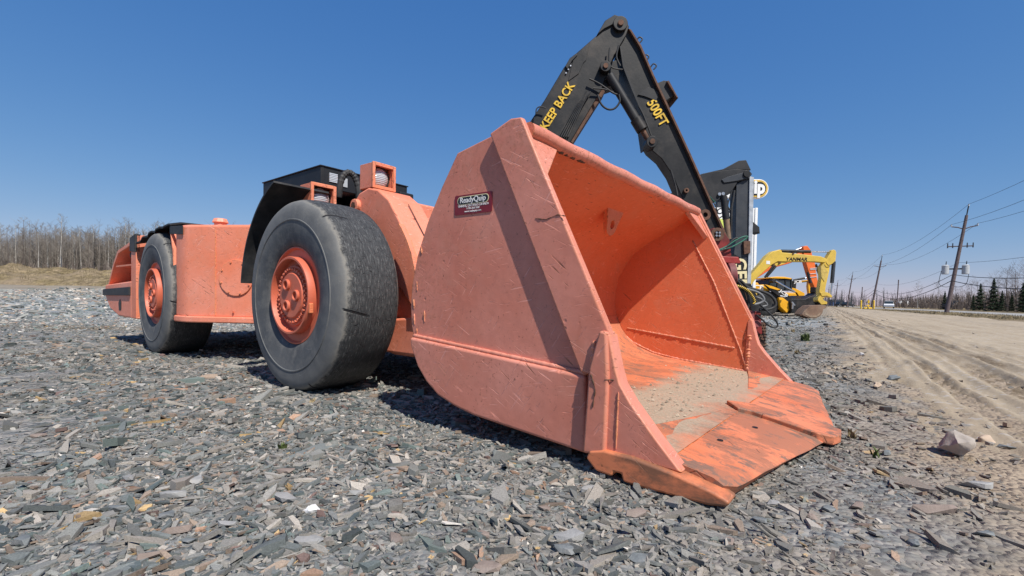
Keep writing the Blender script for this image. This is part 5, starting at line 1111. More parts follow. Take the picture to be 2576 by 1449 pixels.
# orange excavator
T7 = thing('excavator', 'orange excavator with raised boom standing behind the yellow excavator', 'excavator', (15.0, 31, 0)); R7 = Rel(T7); Yo = 30.0
EO = 'excavator_orange'
R7.b(MB().px(L(c1, [(150, 640), (330, 560), (640, 470), (700, 428), (950, 385), (1110, 250), (1215, 205), (1300, 260), (1250, 310), (960, 420), (700, 490), (340, 720), (150, 860)]), Yo + .1, .45), 'boom', EO, bevel=0.04)
ost = R7.b(MB().px(L(c1, [(1205, 140), (1232, 118), (1280, 118), (1340, 198), (1362, 290), (1402, 400), (1422, 560), (1462, 780), (1472, 890), (1440, 885), (1390, 810), (1340, 690), (1298, 560), (1258, 420), (1215, 250)]), Yo, .42), 'stick', EO, bevel=0.03)
R7.b(MB().cyl(at(*c1(1085, 190), Yo + .2), at(*c1(1215, 140), Yo + .2), .05, n=10), 'arm_rod', 'chrome', smooth=40)
R7.b(MB().cyl(at(*c1(1410, 430), Yo + .1), at(*c1(1505, 665), Yo + .1), .085, n=12), 'bucket_cylinder', 'black_paint', ost, smooth=40)
R7.b(MB().cyl(at(*c1(1285, 560), Yo + .1), at(*c1(1330, 740), Yo + .1), .10, n=12), 'auxiliary_cylinder', 'charcoal', ost, smooth=40)
for y_ in (500, 520, 590, 650): R7.b(MB().tube(pxpath(c1, [(1320, y_), (1430, y_ - 10)], Yo - .02), .02, 5), 'pipe_clamp', 'pale_grey', ost)
R7.b(MB().px(L(c1, [(1395, 810), (1470, 815), (1480, 900), (1440, 960), (1390, 900)]), Yo - .02, .46), 'coupler', 'black_paint', ost, bevel=0.03)
R7.b(MB().px(L(c1, [(1440, 905), (1500, 930), (1480, 1080), (1380, 1130), (1330, 1060), (1360, 960)]), Yo - .2, .9), 'digging_bucket', 'black_paint', bevel=0.04)
q = at(*c1(250, 900), Yo); R7.b(MB().box(q[0] - 2.6, q[0] + .5, Yo - .8, Yo + 1.6, .95, 2.1), 'house', EO, bevel=0.1)
for yy in (Yo - .9, Yo + 1.2): R7.b(MB().xz([(q[0] - 2.8, .4), (q[0] - 2.5, .04), (q[0] + .6, .04), (q[0] + 1.0, .4), (q[0] + .7, .85), (q[0] - 2.5, .85)], yy, yy + .5), 'crawler_track', 'rubber', bevel=0.06)

# ------------------------------------------------------------------ utility poles and wires
def c6(x, y): return (2044.5 + .2646 * x, 447.2 + .2646 * y)
PX0, PY0, DX, DY = 42.3, 46.2, 28.6, 47.4
leans = {-1: 1.2, 0: 1.75, 1: 1.75, 2: 1.45, 3: 1.0, 4: 0.6, 5: 0.4}
HP = 10.6
def pole_pt(k, h, side=0.0):                    # a point on pole k, h metres up, side metres along its crossarm
    bx, by = PX0 + DX * k, PY0 + DY * k; f = h / HP
    dv = Vector((DY, -DX, 0)).normalized()
    return Vector((bx + leans[k] * f + dv.x * side, by + dv.y * side, h))
labels = {-1: 'wooden utility pole standing out of the way beside the sandy lot', 0: 'leaning wooden utility pole carrying two grey transformers', 1: 'leaning wooden utility pole beside yellow bollards, without transformers',
          2: 'leaning utility pole next along the road past the yellow bollards', 3: 'small far utility pole just right of the raised excavator stick', 4: 'tiny distant utility pole at the end of the line', 5: 'tiny distant utility pole at the end of the line'}
for k in range(-1, 6):
    t = thing('utility_pole', labels[k], 'utility pole', tuple(pole_pt(k, 0)), 0, 'utility poles along the road'); R = Rel(t)
    n = 8; pts = [pole_pt(k, -.1 + (HP - .9) * q / n) for q in range(n + 1)]; R.b(MB().tube(pts, .15, 12, [.19 - .07 * q / n for q in range(n + 1)]), 'pole', 'pole_wood', smooth=50)
    p0 = pole_pt(k, HP - .95); p1 = pole_pt(k, HP); R.b(MB().tube([p0, p1], .05, 8), 'pole_top_pin', 'black_paint', smooth=50)
    for s_ in (-1, 1):
        R.b(MB().tube([pole_pt(k, HP - 2.35), pole_pt(k, HP - 2.15, .45 * s_), pole_pt(k, HP - 2.05, .95 * s_)], .05, 6), 'bracket_arm', 'pole_wood', smooth=50)
        a = pole_pt(k, HP - 2.05, .95 * s_); R.b(MB().cyl(a, a + Vector((0, 0, .22)), .06, .045, 8), 'insulator', 'transformer_grey', smooth=40)
    a = pole_pt(k, HP); R.b(MB().cyl(a - Vector((0, 0, .12)), a + Vector((0, 0, .1)), .07, .05, 8), 'insulator', 'transformer_grey', smooth=40)
    if k == 0:
        R.b(MB().tube([pole_pt(0, HP - 4.0, -.95), pole_pt(0, HP - 4.0, .95)], .05, 6), 'crossarm', 'pole_wood', smooth=50)
        for s_ in (-.92, -.55, .5, .92):
            a = pole_pt(0, HP - 4.0, s_); R.b(MB().cyl(a - Vector((0, 0, .15)), a + Vector((0, 0, .32)), .055, .04, 8), 'cutout_fuse', 'charcoal', smooth=40)
        for s_ in (-1, 1):
            c_ = pole_pt(0, HP - 6.3,   .74 * s_); tr = R.b(MB().cyl(c_ - Vector((0, 0, .42)), c_ + Vector((0, 0, .42)), .28, n=20), 'transformer', 'transformer_grey', smooth=40, bevel=0.04)
            R.b(MB().cyl(c_ + Vector((0, 0, .40)), c_ + Vector((0, 0, .50)), .30, .18, 20), 'lid', 'transformer_grey', tr, smooth=40)
            R.b(MB().cyl(c_ + Vector((.05, 0, .45)), c_ + Vector((.08, 0, .85)), .05, .03, 8), 'bushing', 'charcoal', tr, smooth=40)
            R.b(MB().tube([pole_pt(0, HP - 6.2), pole_pt(0, HP - 6.2, .7 * s_)], .07, 6), 'mount', 'charcoal', tr)
            R.b(MB().tube(curve([pole_pt(0, HP - 6.4, 1.02 * s_), pole_pt(0, HP - 7.6, 1.0 * s_), pole_pt(0, HP - 8.1, .6 * s_) if False else pole_pt(0, HP - 7.95, .55 * s_), pole_pt(0, HP - 7.9, .05 * s_)], 6), .022, 5), 'drop_lead', 'wire', tr, smooth=60)
    if k in (0, 1, 2):
        for h in (HP - 6.9, HP - 7.4): R.b(MB().box(-.1, .1, -.1, .1, -.04, .04), 'cable_clamp', 'black_paint').location = pole_pt(k, h) - Vector((0, 0, 0))
def span(name, label, cat, h, side, r, sag, ks=range(-1, 5), grp=None):
    pts = []
    for k in ks:
        a = pole_pt(k, h, side); b = pole_pt(k + 1, h, side)
        for q in range(14):
            f = q / 14; p = a.lerp(b, f); p.z -= sag * 4 * f * (1 - f); pts.append(p)
    pts.append(pole_pt(list(ks)[-1] + 1, h, side))
    o = MB().tube(pts, r, 5).build(name, 'wire', None, smooth=60); return tag(o, label, cat, grp)
span('power_line', 'thin topmost power line running over the pole tops', 'wire', HP + .08, 0, .014, 1.0)
span('power_line', 'thin power line on the bracket arm facing the lot', 'wire', HP - 1.83, -.95, .014, 1.1)
span('power_line', 'thin power line on the bracket arm facing the highway', 'wire', HP - 1.83, .95, .014, 1.1)
span('power_line', 'thin lower neutral wire running below the transformers', 'wire', HP - 5.6, 0.12, .012, 1.0)
span('telephone_cable', 'upper of the two thick black cables low on the utility poles', 'cable', HP - 6.75, -.12, .026, 1.35)
span('telephone_cable', 'lower of the two thick black cables low on the utility poles', 'cable', HP - 7.35, -.12, .034, 1.5)

# ------------------------------------------------------------------ bollards, gas stand, cars, houses
for px_, lab in ((2166, 'yellow steel bollard standing left of the utility pole'), (2198, 'yellow steel bollard standing right of the utility pole')):
    a = at(px_, 775, 90); o = MB().cyl((0, 0, -.05), (0, 0, 1.6), .13, n=14).cyl((0, 0, 1.6), (0, 0, 1.7), .13, .06, 14).build('bollard', 'bollard_yellow', None, smooth=40); o.location = (a[0], 90, 0); tag(o, lab, 'bollard', 'yellow bollards')
a = at(2184, 775, 91)
t = thing('gas_valve', 'yellow valve stand between the bollards at the pole', 'valve', (a[0], 91, 0)); R = Rel(t)
R.b(MB().cyl((a[0], 91, 0), (a[0], 91, 1.3), .08, n=10).cyl((a[0] - .5, 91, .7), (a[0] + .35, 91, .7), .07, n=10), 'pipe', 'bollard_yellow', smooth=40); R.b(MB().cyl((a[0], 91, 1.2), (a[0], 91, 1.8), .22, .12, 12), 'valve_head', 'bollard_yellow', smooth=40); R.b(MB().box(a[0] - .9, a[0] + .6, 90.8, 91.2, 0, .35), 'base', 'bollard_yellow', bevel=0.05)
def car(x, y, label, mat, kind, rz=0.0):
    t = thing('parked_car', label, 'car' if kind != 'pickup' else 'pickup truck', (x, y, .1), rz)
    if kind == 'pickup':
        body = [(-2.8, .45), (2.7, .45), (2.75, .95), (1.6, 1.12), (.9, 1.18), (-2.8, 1.18)]; cabp = [(-.9, 1.15), (1.1, 1.15), (.55, 1.82), (-.75, 1.85)]
    else:
        body = [(-2.2, .40), (2.2, .40), (2.25, .8), (1.3, 1.0), (-2.1, 1.05), (-2.3, .8)]; cabp = [(-2.0, 1.02), (1.2, 1.0), (.5, 1.62), (-1.6, 1.66)]
    MB().xz(body, -.9, .9).build('body', mat, t, bevel=0.08); cb = MB().xz(cabp, -.78, .78).build('cabin', 'glass', t, bevel=0.06)
    MB().xz([(cabp[3][0] - .05, cabp[3][1] - .06), (cabp[2][0] + .05, cabp[2][1] - .06), (cabp[2][0] - .1, cabp[2][1] + .04), (cabp[3][0] + .1, cabp[3][1] + .04)], -.74, .74).build('roof', mat, cb, bevel=0.03)
    for xx in (-1.45, 1.45):
        for yy in (-.92, .72):
            w = MB().cyl((xx, yy, .28), (xx, yy + .2, .28), .36, n=18).build('wheel', 'rubber', t, smooth=40, bevel=0.03); MB().cyl((xx, yy - .01, .28), (xx, yy + .21, .28), .2, n=14).build('hub', 'bare_steel', w, smooth=40)
    for yy in (-.6, .6): MB().box(body[2][0] - .12, body[2][0] + .02, yy - .18, yy + .18, .75, .92).build('headlight', 'lamp_glass', t, bevel=0.02)
for px_, Y_, lab, m_, kd, rz in ((2396, 98, 'dark pickup truck parked half behind the transformer pole', 'car_dark', 'pickup', .55), (2236, 105, 'white and dark sport utility vehicle parked beyond the bollards', 'car_white', 'suv', .9), (2133, 165, 'dark car parked by the second far pole', 'car_dark', 'suv', .4), (2118, 170, 'low dark car beside the blue shed', 'car_dark', 'suv', .2)):
    a = at(px_, 770, Y_); car(a[0], Y_, lab, m_, kd, rz)
a = at(2112, 770, 300)
t = thing('shed', 'small blue shed far off behind the excavator bucket', 'shed', (a[0], 300, 0)); R = Rel(t)
R.b(MB().box(a[0] - 4, a[0] + 3, 300, 305, 0, 3.0), 'wall', 'blue_wall'); R.b(MB().yz([(299.6, 3.0), (305.4, 3.0), (302.5, 4.2)], a[0] - 4.2, a[0] + 3.2), 'roof', 'charcoal'); R.b(MB().box(a[0] - 1, a[0] + .4, 299.95, 300.02, 0, 2.1), 'door', 'transformer_grey')
a = at(2273, 760, 180)
t = thing('storage_tank', 'white storage tank far behind the leafless brush', 'tank', (a[0], 180, 0)); R = Rel(t)
R.b(MB().cyl((a[0] - 1.5, 180, 1.7), (a[0] + 1.5, 180, 1.7), 1.0, n=20).ball((a[0] - 1.5, 180, 1.7), 1.0).ball((a[0] + 1.5, 180, 1.7), 1.0), 'shell', 'sign_white', smooth=40)
for s_ in (-1, 1): R.b(MB().box(a[0] + s_ - .15, a[0] + s_ + .15, 179.5, 180.5, 0, 1.1), 'saddle', 'charcoal')
for px_, Y_, h in ((2236 - 70, 175, 7.5), (2256, 150, 9.0)):
    a = at(px_, 770, Y_); o = MB().tube([(0, 0, -.1), (.25, 0, h)], .14, 8).build('utility_pole', 'pole_wood', None, smooth=50); o.location = (a[0], Y_, 0); tag(o, 'bare far pole without wires standing among leafless brush', 'utility pole', 'bare far poles')

# ------------------------------------------------------------------ bare trees
def grow(mb, p, d, ln, r, depth, maxd, rnd, spread=.55, nchild=3, upb=.12, sides=3, tip=.008):
    n = 3; pts = [p.copy()]; q = p.copy(); dd = d.copy()
    for k in range(n):
        dd = (dd + Vector((rnd.uniform(-1, 1), rnd.uniform(-1, 1), rnd.uniform(-.3, 1) * .6)) * .13 + Vector((0, 0, upb * .4))).normalized(); q = q + dd * (ln / n); pts.append(q.copy())
    r1 = max(tip, r * .5); mb.tube(pts, r, sides, [r + (r1 - r) * k / n for k in range(n + 1)])
    if depth >= maxd: return
    for c in range(nchild + (1 if rnd.random() < .4 else 0)):
        f = rnd.uniform(.35, 1.0); i = min(n - 1, int(f * n)); b = pts[i].lerp(pts[i + 1], f * n - i)
        az = rnd.uniform(0, 2 * pi); side = Vector((cos(az), sin(az), rnd.uniform(.0, .5))); nd = (dd * (1 - spread) + side * spread).normalized()
        grow(mb, b, nd, ln * rnd.uniform(.5, .75), max(tip, r * .55), depth + 1, maxd, rnd, spread, nchild, upb, sides, tip)
def bare_tree(seed, H, r, kind):
    rnd = random.Random(seed); tr = MB(); cr = MB()
    pts = []; n = 10; x = y = 0.0
    for k in range(n + 1):
        w_ = .005 if kind == 'aspen' else .012; x += rnd.uniform(-1, 1) * w_ * H * (k > 0); y += rnd.uniform(-1, 1) * w_ * H * (k > 0); pts.append(Vector((x, y, H * k / n)))
    tr.tube(pts, r, 6, [max(.02, r * (1 - .85 * k / n)) for k in range(n + 1)])
    lo = {'aspen': .38, 'spread': .28, 'thin': .45}[kind]; nb = {'aspen': 30, 'spread': 15, 'thin': 16}[kind]
    for b in range(nb):
        f = lo + (1 - lo) * ((b + rnd.random()) / nb); i = min(n - 1, int(f * n)); p = pts[i].lerp(pts[i + 1], f * n - i)
        az = rnd.uniform(0, 2 * pi); up = {'aspen': .75, 'spread': .95, 'thin': .9}[kind]
        ln = H * {'aspen': .105, 'spread': .27, 'thin': .15}[kind] * (1.15 - .65 * (f - lo) / (1 - lo)) * rnd.uniform(.7, 1.25)
        grow(cr, p, Vector((cos(az), sin(az), up)).normalized(), ln, max(.018, r * .30 * (1.1 - f)), 0, {'aspen': 2, 'spread': 3, 'thin': 2}[kind], rnd, .5, 3 if kind != 'spread' else 2)
    return tr, cr
def tree_proto(seed, H, r, kind, bark, twig):
    tr, cr = bare_tree(seed, H, r, kind); return tr.mesh('trunk', bark, 50, recalc=False), cr.mesh('crown', twig, 0, recalc=False)
def plant_tree(name, proto, x, y, z, s, rz, label, grp, cat='tree'):
    t = thing(name, label, cat, (x, y, z), rz, grp); t.scale = (s, s, s)
    linkmesh('trunk', proto[0], t); linkmesh('crown', proto[1], t); return t
asp = [tree_proto(100 + k, 14.0, .15, 'aspen', 'bark_pale' if k % 3 else 'bark_dark', 'twig_tan') for k in range(6)]
rt = random.Random(5)
for k in range(170):
    f = rt.random(); Y_ = 104 + 30 * (k / 170) + rt.uniform(-3, 3); px_ = -90 + 520 * rt.random()
    xx = (px_ - 1288) / 1193 * Y_; pr = k % 6; pale = pr % 3
    plant_tree('aspen_tree', asp[pr], xx, Y_, float(tz(xx, Y_)) - .2, rt.uniform(.78, 1.05), rt.uniform(0, 6.28),
               'pale trunked leafless aspen in the woodland behind the grassy berm' if pale else 'dark trunked leafless aspen in the woodland behind the grassy berm', 'pale aspens behind the berm' if pale else 'dark aspens behind the berm')
# the wood goes on behind them as one mass
def merge_trees(name, mat, n, area, hrange, seed, zf, tw=26):
    r_ = random.Random(seed); mb = MB()
    for k in range(n):
        x, y = area(r_); h = r_.uniform(*hrange); z = zf(x, y)
        mb.tube([(x, y, z - .2), (x + r_.uniform(-.3, .3), y, z + h * .6), (x + r_.uniform(-.5, .5), y, z + h)], .1, 3, [.11, .07, .02])
        for q in range(tw):
            f = r_.uniform(.3, 1); az = r_.uniform(0, 6.28); l = h * .13 * r_.uniform(.5, 1.3) * (1.3 - f * .6)
            p = Vector((x, y, z + h * f)); e = p + Vector((cos(az), sin(az), .9)) * l
            mb.tube([p, e], .02, 3, [.022, .008])
    o = bpy.data.objects.new(name, mb.mesh(name, mat, 0, recalc=False)); COL.objects.link(o); o['kind'] = 'stuff'; return o
merge_trees('woodland', 'wood_mass', 1500, lambda r_: ((lambda Y_, p: ((p - 1288) / 1193 * Y_, Y_))(r_.uniform(108, 172), r_.uniform(-140, 640))), (9.5, 14.5), 3, lambda x, y: float(tz(x, y)), 30)
merge_trees('undergrowth', 'brush', 900, lambda r_: ((lambda Y_, p: ((p - 1288) / 1193 * Y_, Y_))(r_.uniform(66, 110), r_.uniform(-140, 640))), (1.2, 3.4), 4, lambda x, y: float(tz(x, y)), 12)
# dry grass on the berm
def blades(name, mat, n, fx, h0, h1, w, seed, spread=.35):
    r_ = np.random.default_rng(seed); X, Y, Z = fx(r_, n); n = len(X); h = h0 + (h1 - h0) * r_.random(n) ** 1.5; az = r_.random(n) * 2 * pi; ln = spread * h * r_.standard_normal(n)
    wx, wy = np.cos(az) * w / 2, np.sin(az) * w / 2; bx, by = -np.sin(az) * ln, np.cos(az) * ln
    P0 = np.stack([X - wx, Y - wy, Z - .03], 1); P1 = np.stack([X + wx, Y + wy, Z - .03], 1); P2 = np.stack([X + bx * .4 + wx * .7, Y + by * .4 + wy * .7, Z + h * .6], 1); P3 = np.stack([X + bx * .4 - wx * .7, Y + by * .4 - wy * .7, Z + h * .6], 1); P4 = np.stack([X + bx, Y + by, Z + h], 1)
    V = np.stack([P0, P1, P2, P3, P4], 1).reshape(-1, 3); b = np.arange(n)[:, None] * 5
    o = linkmesh(name, fast_mesh(name, V, [b + np.array([[0, 1, 2, 3]]), b + np.array([[3, 2, 4]])], mat)); o['kind'] = 'stuff'; return o
def onberm(r_, n):
    X = r_.uniform(-66, -22, n); Y = r_.uniform(38.5, 56, n); k = (wav(X, Y, 1.1, 2.2) + .25 * r_.standard_normal(n)) > .25; X, Y = X[k], Y[k]; return X, Y, bermz(X, Y)
blades('dry_grass', 'bank_grass', 15000, onberm, .05, .38, .035, 8)
def onverge(r_, n):
    q = r_.uniform(11.8, 17, n); Y = r_.uniform(6, 70, n) ** 1.0; X = q + .606 * Y; return X, Y, np.full(n, .05)
blades('verge_grass', 'bank_grass', 9000, onverge, .04, .2, .03, 9)

# right-hand trees beyond the highway
spr = [tree_proto(200 + k, 11.0, .16, 'spread', 'bark_dark', 'twig') for k in range(5)]
thn = [tree_proto(220 + k, 10.0, .10, 'thin', 'bark_pale' if k else 'bark_dark', 'twig') for k in range(3)]
def beyond(px_, q=32.0):                        # where the sight line through px crosses the tree line beyond the highway
    a = (px_ - 1288) / 1193; return q / (a - .606)
for k, (px_, hpx, kind) in enumerate(((2552, 668, 's'), (2575, 660, 's'), (2530, 672, 's'), (2508, 690, 's'), (2490, 700, 's'), (2476, 705, 't'), (2458, 700, 's'), (2440, 706, 's'), (2432, 716, 't'), (2420, 720, 't'), (2404, 716, 's'), (2392, 724, 't'), (2412, 726, 's'), (2545, 684, 't'), (2562, 690, 't'), (2600, 655, 's'), (2622, 665, 's'), (2522, 700, 't'), (2465, 716, 't'))):
    Y_ = beyond(px_) * rt.uniform(.95, 1.1); a = at(px_, 770, Y_); top = at(px_, hpx, Y_)[2]; pr = spr[k % 5] if kind == 's' else thn[k % 3]
    plant_tree('bare_tree', pr, a[0], Y_, .3, (top - .3) / (12.0 if kind == 's' else 10.6), rt.uniform(0, 6.28), 'leafless spreading tree standing beyond the highway among spruces' if kind == 's' else 'slender leafless sapling standing beyond the highway among spruces', 'bare trees beyond the highway' if kind == 's' else 'slender bare trees beyond the highway')
for px_, hpx, lab in ((2308, 710, 'lone slender leafless tree rising above the brush, nearer the white tank'), (2360, 706, 'lone slender leafless tree rising above the brush, nearer the transformer pole')):
    Y_ = 118; a = at(px_, 770, Y_); top = at(px_, hpx, Y_)[2]; plant_tree('bare_tree', thn[1 if px_ < 2330 else 0], a[0], Y_, .2, top / 10.6, px_ * .1, lab, 'lone bare trees')
def spruce(seed, H, R):
    r_ = np.random.default_rng(seed); n = 2600; f = r_.random(n) ** .75; z = H * (1 - f) * .96 + .15; rad = R * (f ** .85) * (.72 + .28 * np.sin(z * 7 + seed)) * np.sqrt(r_.random(n)) ** .6; az = r_.random(n) * 2 * pi
    az = np.round(az / .5) * .5 + .16 * r_.standard_normal(n) + np.floor(z * 2) * .77
    c = np.stack([rad * np.cos(az), rad * np.sin(az), z - .22 * rad], 1); s = .10 + .13 * r_.random(n)
    d = np.stack([np.cos(az), np.sin(az), -.35 + .3 * r_.standard_normal(n)], 1); d /= np.linalg.norm(d, axis=1)[:, None]; u = np.cross(d, [0, 0, 1.]) + .4 * r_.standard_normal((n, 3)); u /= np.linalg.norm(u, axis=1)[:, None]
    V = np.stack([c - u * s[:, None] * .45 - d * s[:, None], c + u * s[:, None] * .45 - d * s[:, None], c + d * (1.5 * s)[:, None]], 1).reshape(-1, 3)
    me = fast_mesh('crown', V, [np.arange(3 * n).reshape(-1, 3)], 'needles')
    return MB().tube([(0, 0, -.1), (0, 0, H)], .12, 6, [.13, .02]).mesh('trunk', 'bark_dark', 50, recalc=False), me
sp = [spruce(31 + k, 7.5, 1.75) for k in range(3)]
for k, (px_, hpx) in enumerate(((2465, 716), (2498, 703), (2572, 716), (2376, 735), (2448, 745), (2520, 735), (2545, 742), (2600, 700))):
    Y_ = beyond(px_, 30.0); a = at(px_, 770, Y_); top = at(px_, hpx, Y_)[2]; plant_tree('spruce_tree', sp[k % 3], a[0], Y_, .25, top / 7.5, k * 1.3, 'dark green spruce growing beyond the highway under bare trees', 'spruces beyond the highway')
merge_trees('brush', 'brush', 1300, lambda r_: ((lambda p: ((lambda Y_: ((p - 1288) / 1193 * Y_, Y_))(min(190, beyond(p, r_.uniform(30, 44))))))(r_.uniform(2225, 2680))), (1.0, 3.6), 14, lambda x, y: .2, 16)
merge_trees('far_woodland', 'far_wood', 1100, lambda r_: ((lambda Y_, p: ((p - 1288) / 1193 * Y_, Y_))(r_.uniform(190, 340), r_.uniform(1700, 2750))), (3.5, 8.0), 15, lambda x, y: 0.0, 12)
merge_trees('far_thicket', 'far_wood', 900, lambda r_: ((lambda Y_, p: ((p - 1288) / 1193 * Y_, Y_))(r_.uniform(180, 260), r_.uniform(500, 1800))), (3.0, 6.0), 16, lambda x, y: 0.0, 10)

# ------------------------------------------------------------------ rocks and loose slabs
def rock_mesh(name, sx, sy, sz, seed, mat, flat=False, n=16):
    r_ = random.Random(seed); bm = bmesh.new()
    for k in range(n):
        th_ = r_.uniform(0, 2 * pi)
        if flat: ra = r_.uniform(.75, 1.0); z = r_.choice((0, 1)) * (1 + r_.uniform(-.2, .2)) - .0; bm.verts.new((sx / 2 * ra * cos(th_), sy / 2 * ra * sin(th_), sz * z))
        else:
            ph = math.acos(r_.uniform(-1, 1)); ra = r_.uniform(.85, 1.0); bm.verts.new((sx / 2 * ra * sin(ph) * cos(th_), sy / 2 * ra * sin(ph) * sin(th_), sz / 2 * (1 + ra * cos(ph))))
    res = bmesh.ops.convex_hull(bm, input=bm.verts); bmesh.ops.delete(bm, geom=[g_ for g_ in res['geom_interior'] if isinstance(g_, bmesh.types.BMVert)], context='VERTS')
    bmesh.ops.recalc_face_normals(bm, faces=bm.faces)
    if not flat:
        bmesh.ops.subdivide_edges(bm, edges=bm.edges, cuts=4, use_grid_fill=True)
        for v in bm.verts: v.co += v.co.normalized() * ((mnoise.noise(v.co * (2.2 / sx) + Vector((seed, 0, 0))) * .10 + mnoise.noise(v.co * (7 / sx) + Vector((0, seed, 0))) * .05) * sx)
    me = bpy.data.meshes.new(name); bm.to_mesh(me); bm.free(); me.materials.append(MATS[mat]); 
    if not flat: me.shade_smooth(); me.set_sharp_from_angle(angle=radians(45))
    return me
def lay(name, px_, py_, wpx, mat, label, cat='stone', asp_=1.6, hgt=.22, flat=True, grp=None, seed=None, rz=None):
    p = ground_px(px_, py_ ); d = sqrt(p[0] ** 2 + p[1] ** 2); w = wpx / F * p[1] ; seed = seed or int(px_ * 7 + py_)
    o = linkmesh(name, rock_mesh(name, w, w / asp_, w * hgt, seed, mat, flat), None, (p[0], p[1], float(tz(p[0], p[1])) + (.004 if flat else -.008)), (random.Random(seed).uniform(-.12, .12) if flat else 0, random.Random(seed + 1).uniform(-.12, .12) if flat else 0, random.Random(seed + 2).uniform(-.6, .6) if rz is None else rz))
    return tag(o, label, cat, grp)
lay('boulder', 2404, 1146, 100, 'pink_granite', 'rounded pink granite boulder lying on sandy ground beside the lot', 'boulder', 1.15, .75, False, seed=14, rz=.4)
lay('rock', 2247, 958, 46, 'slate_loose', 'dark angular slate rock at the edge of the sandy lot', 'rock', 1.5, .5, False, seed=21)
lay('rock', 2204, 976, 31, 'pebble_tan', 'rounded tan rock lying just in front of the dark slate rock', 'rock', 1.2, .55, False, seed=22)
lay('rock', 2078, 943, 19, 'pebble_tan', 'small tan cobble beside the far corner of the lip', 'rock', 1.2, .5, False, seed=23)
lay('rock', 2169, 895, 16, 'quartz', 'small pale rock beyond the tan rock', 'rock', 1.2, .6, False, seed=24)
lay('rock', 2485, 1112, 52, 'pebble_tan', 'crumbling brown clod beside the pink boulder', 'clod', 1.3, .4, False, seed=25)
lay('rock', 2043, 1300, 28, 'slate_brown', 'small round brown rock in the gravel before the lip', 'rock', 1.2, .65, False, seed=26)
lay('rock', 2302, 1368, 44, 'slate_loose', 'smooth dark cobble lying in sandy gravel', 'rock', 1.4, .5, False, seed=27)
lay('quartz_stone', 786, 1288, 48, 'quartz', 'bright white quartz stone, largest white stone in the gravel', 'stone', 1.2, .55, False, seed=31)
lay('quartz_stone', 1150, 1274, 17, 'quartz', 'small white quartz chip standing up in the gravel', 'stone', 1.1, .8, False, seed=32)
def A5(x, y): return (.471 * x, 766.7 + .471 * y)
def A6(x, y): return (766.7 + .3472 * x, 1022 + .3472 * y)
def A4(x, y): return (1788.9 + .4708 * x, 766.7 + .4708 * y)
DK = ('slate_loose', 'large dark grey slate slab lying flat on the gravel', 'dark slate slabs'); BR = ('slate_brown', 'large brownish slate slab lying flat on the gravel', 'brown slate slabs'); PL = ('slate_pale', 'large pale grey slate slab lying flat on the gravel', 'pale slate slabs')
plain('slate_pale', (0.30, 0.295, 0.285), 0.8, 0.3, var=0.25, nscale=16, bump=0.6, dirt=(0.22, 0.2, 0.18), dirtamt=0.5)
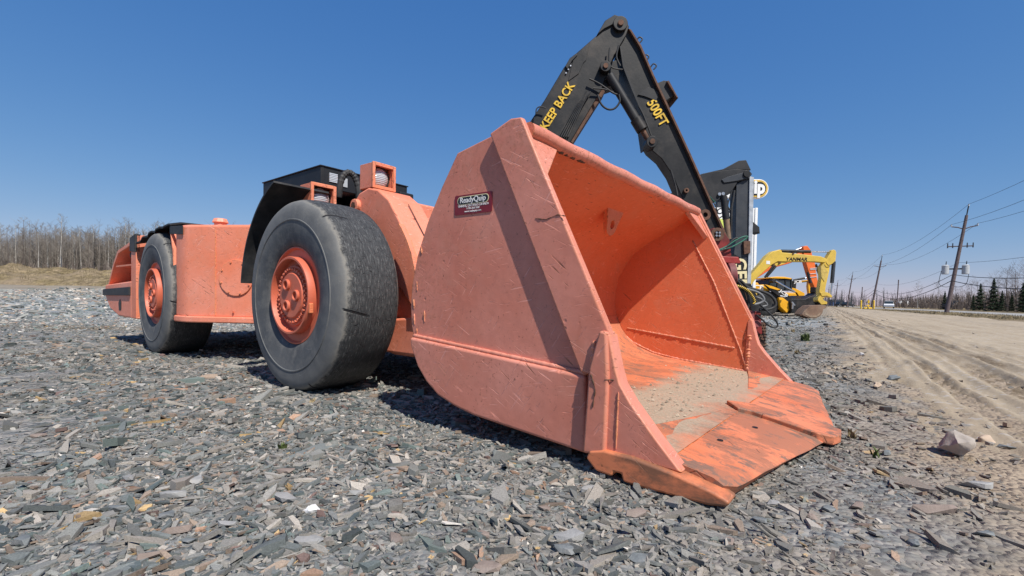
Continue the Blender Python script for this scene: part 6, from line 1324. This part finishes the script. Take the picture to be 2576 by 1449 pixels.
for fn, x, y, w, c_, as_ in ((A5, 215, 805, 110, DK, 1.6), (A5, 560, 645, 90, DK, 2), (A5, 640, 1100, 150, DK, 2.2), (A5, 890, 1140, 110, DK, 1.2), (A5, 935, 1225, 200, BR, 3), (A5, 1215, 1185, 130, PL, 1.6), (A5, 830, 1360, 190, BR, 3), (A5, 110, 1280, 200, DK, 2.5), (A5, 930, 1035, 180, PL, 3), (A5, 1525, 900, 110, BR, 1.6), (A5, 680, 935, 120, PL, 2), (A5, 1040, 945, 130, PL, 1.5), (A5, 1520, 1050, 160, PL, 2), (A5, 1640, 1290, 180, PL, 2.2), (A5, 210, 702, 90, BR, 2.2), (A5, 1010, 1275, 80, DK, 1.5), (A5, 740, 435, 70, PL, 2), (A5, 440, 530, 50, DK, 1.5),
                             (A6, 1920, 975, 280, PL, 1.9), (A6, 1890, 1065, 240, DK, 1.7), (A6, 1320, 1195, 260, BR, 2), (A6, 660, 975, 190, BR, 1.8), (A6, 1200, 985, 105, DK, 1.2), (A6, 1290, 945, 150, BR, 2.6), (A6, 750, 875, 100, DK, 1.4), (A6, 1230, 425, 90, PL, 1.3), (A6, 1820, 450, 120, DK, 1.5), (A6, 1620, 335, 120, DK, 2), (A6, 2060, 625, 200, PL, 3), (A6, 1730, 760, 120, BR, 1.6), (A6, 2430, 1130, 200, DK, 1.5), (A6, 80, 1000, 190, PL, 2), (A6, 380, 640, 150, PL, 2), (A6, 920, 745, 110, DK, 2.2), (A6, 1600, 690, 80, DK, 1.2), (A6, 640, 480, 130, PL, 3), (A6, 2400, 800, 230, BR, 2.5),
                             (A4, 1190, 1115, 250, BR, 4), (A4, 780, 1085, 120, BR, 2.2), (A4, 1410, 970, 170, PL, 2), (A4, 1455, 1230, 110, DK, 1.5), (A4, 630, 1095, 90, DK, 1.3), (A4, 90, 1275, 100, BR, 1.4), (A4, 940, 800, 100, DK, 2.4), (A4, 790, 325, 55, DK, 2.4), (A4, 860, 180, 40, DK, 3), (A4, 1580, 770, 90, DK, 2), (A4, 330, 1060, 80, PL, 1.3), (A4, 260, 1150, 90, DK, 1.4)):
    lay('slate_piece', *fn(x, y), w * {A5: .471, A6: .3472, A4: .4708}[fn] * .92, c_[0], c_[1], 'stone', as_, .16, True, c_[2], n if False else None)

# ------------------------------------------------------------------ weeds
def weed(px_, py_, h, n, mat, label, seed):
    p = ground_px(px_, py_); r_ = random.Random(seed); m = MB()
    for k in range(n):
        az = r_.uniform(0, 6.28); l = h * r_.uniform(.5, 1.1); o_ = (r_.uniform(-.35, .35) * h, r_.uniform(-.35, .35) * h); sp_ = r_.uniform(.1, .7) * l
        w = .004 + .006 * r_.random(); ax, ay = -sin(az) * w, cos(az) * w
        a = (o_[0], o_[1], 0); b = (o_[0] + cos(az) * sp_ * .4, o_[1] + sin(az) * sp_ * .4, l * .6); c_ = (o_[0] + cos(az) * sp_, o_[1] + sin(az) * sp_, l)
        m.add([(a[0] - ax, a[1] - ay, 0), (a[0] + ax, a[1] + ay, 0), (b[0] + ax, b[1] + ay, b[2]), (b[0] - ax, b[1] - ay, b[2]), c_], [(0, 1, 2, 3), (3, 2, 4)])
    o = bpy.data.objects.new('weed', m.mesh('weed', mat, 0, recalc=False)); COL.objects.link(o); o.location = (p[0], p[1], float(tz(p[0], p[1]))); return tag(o, label, 'weed')
weed(2026, 858, .16, 90, 'green_weed', 'green grassy weed clump, largest tuft growing in the slate beyond the lip', 1)
weed(2200, 1148, .045, 12, 'green_weed', 'small green sprig beside a dark slab right of the lip', 2)
weed(2142, 1102, .05, 12, 'straw', 'small dry brown sprig just off the lip tip', 3)
weed(712, 1128, .03, 16, 'green_weed', 'tiny green tuft in the gravel below the front tyre', 4)
weed(786, 1015, .03, 12, 'straw', 'tiny straw tuft beside the front tyre', 5)
weed(1995, 835, .09, 30, 'straw', 'dry straw tuft in slate near the excavator', 6)
weed(2005, 890, .07, 24, 'straw', 'dry straw tuft in slate just past the far bucket side', 7)
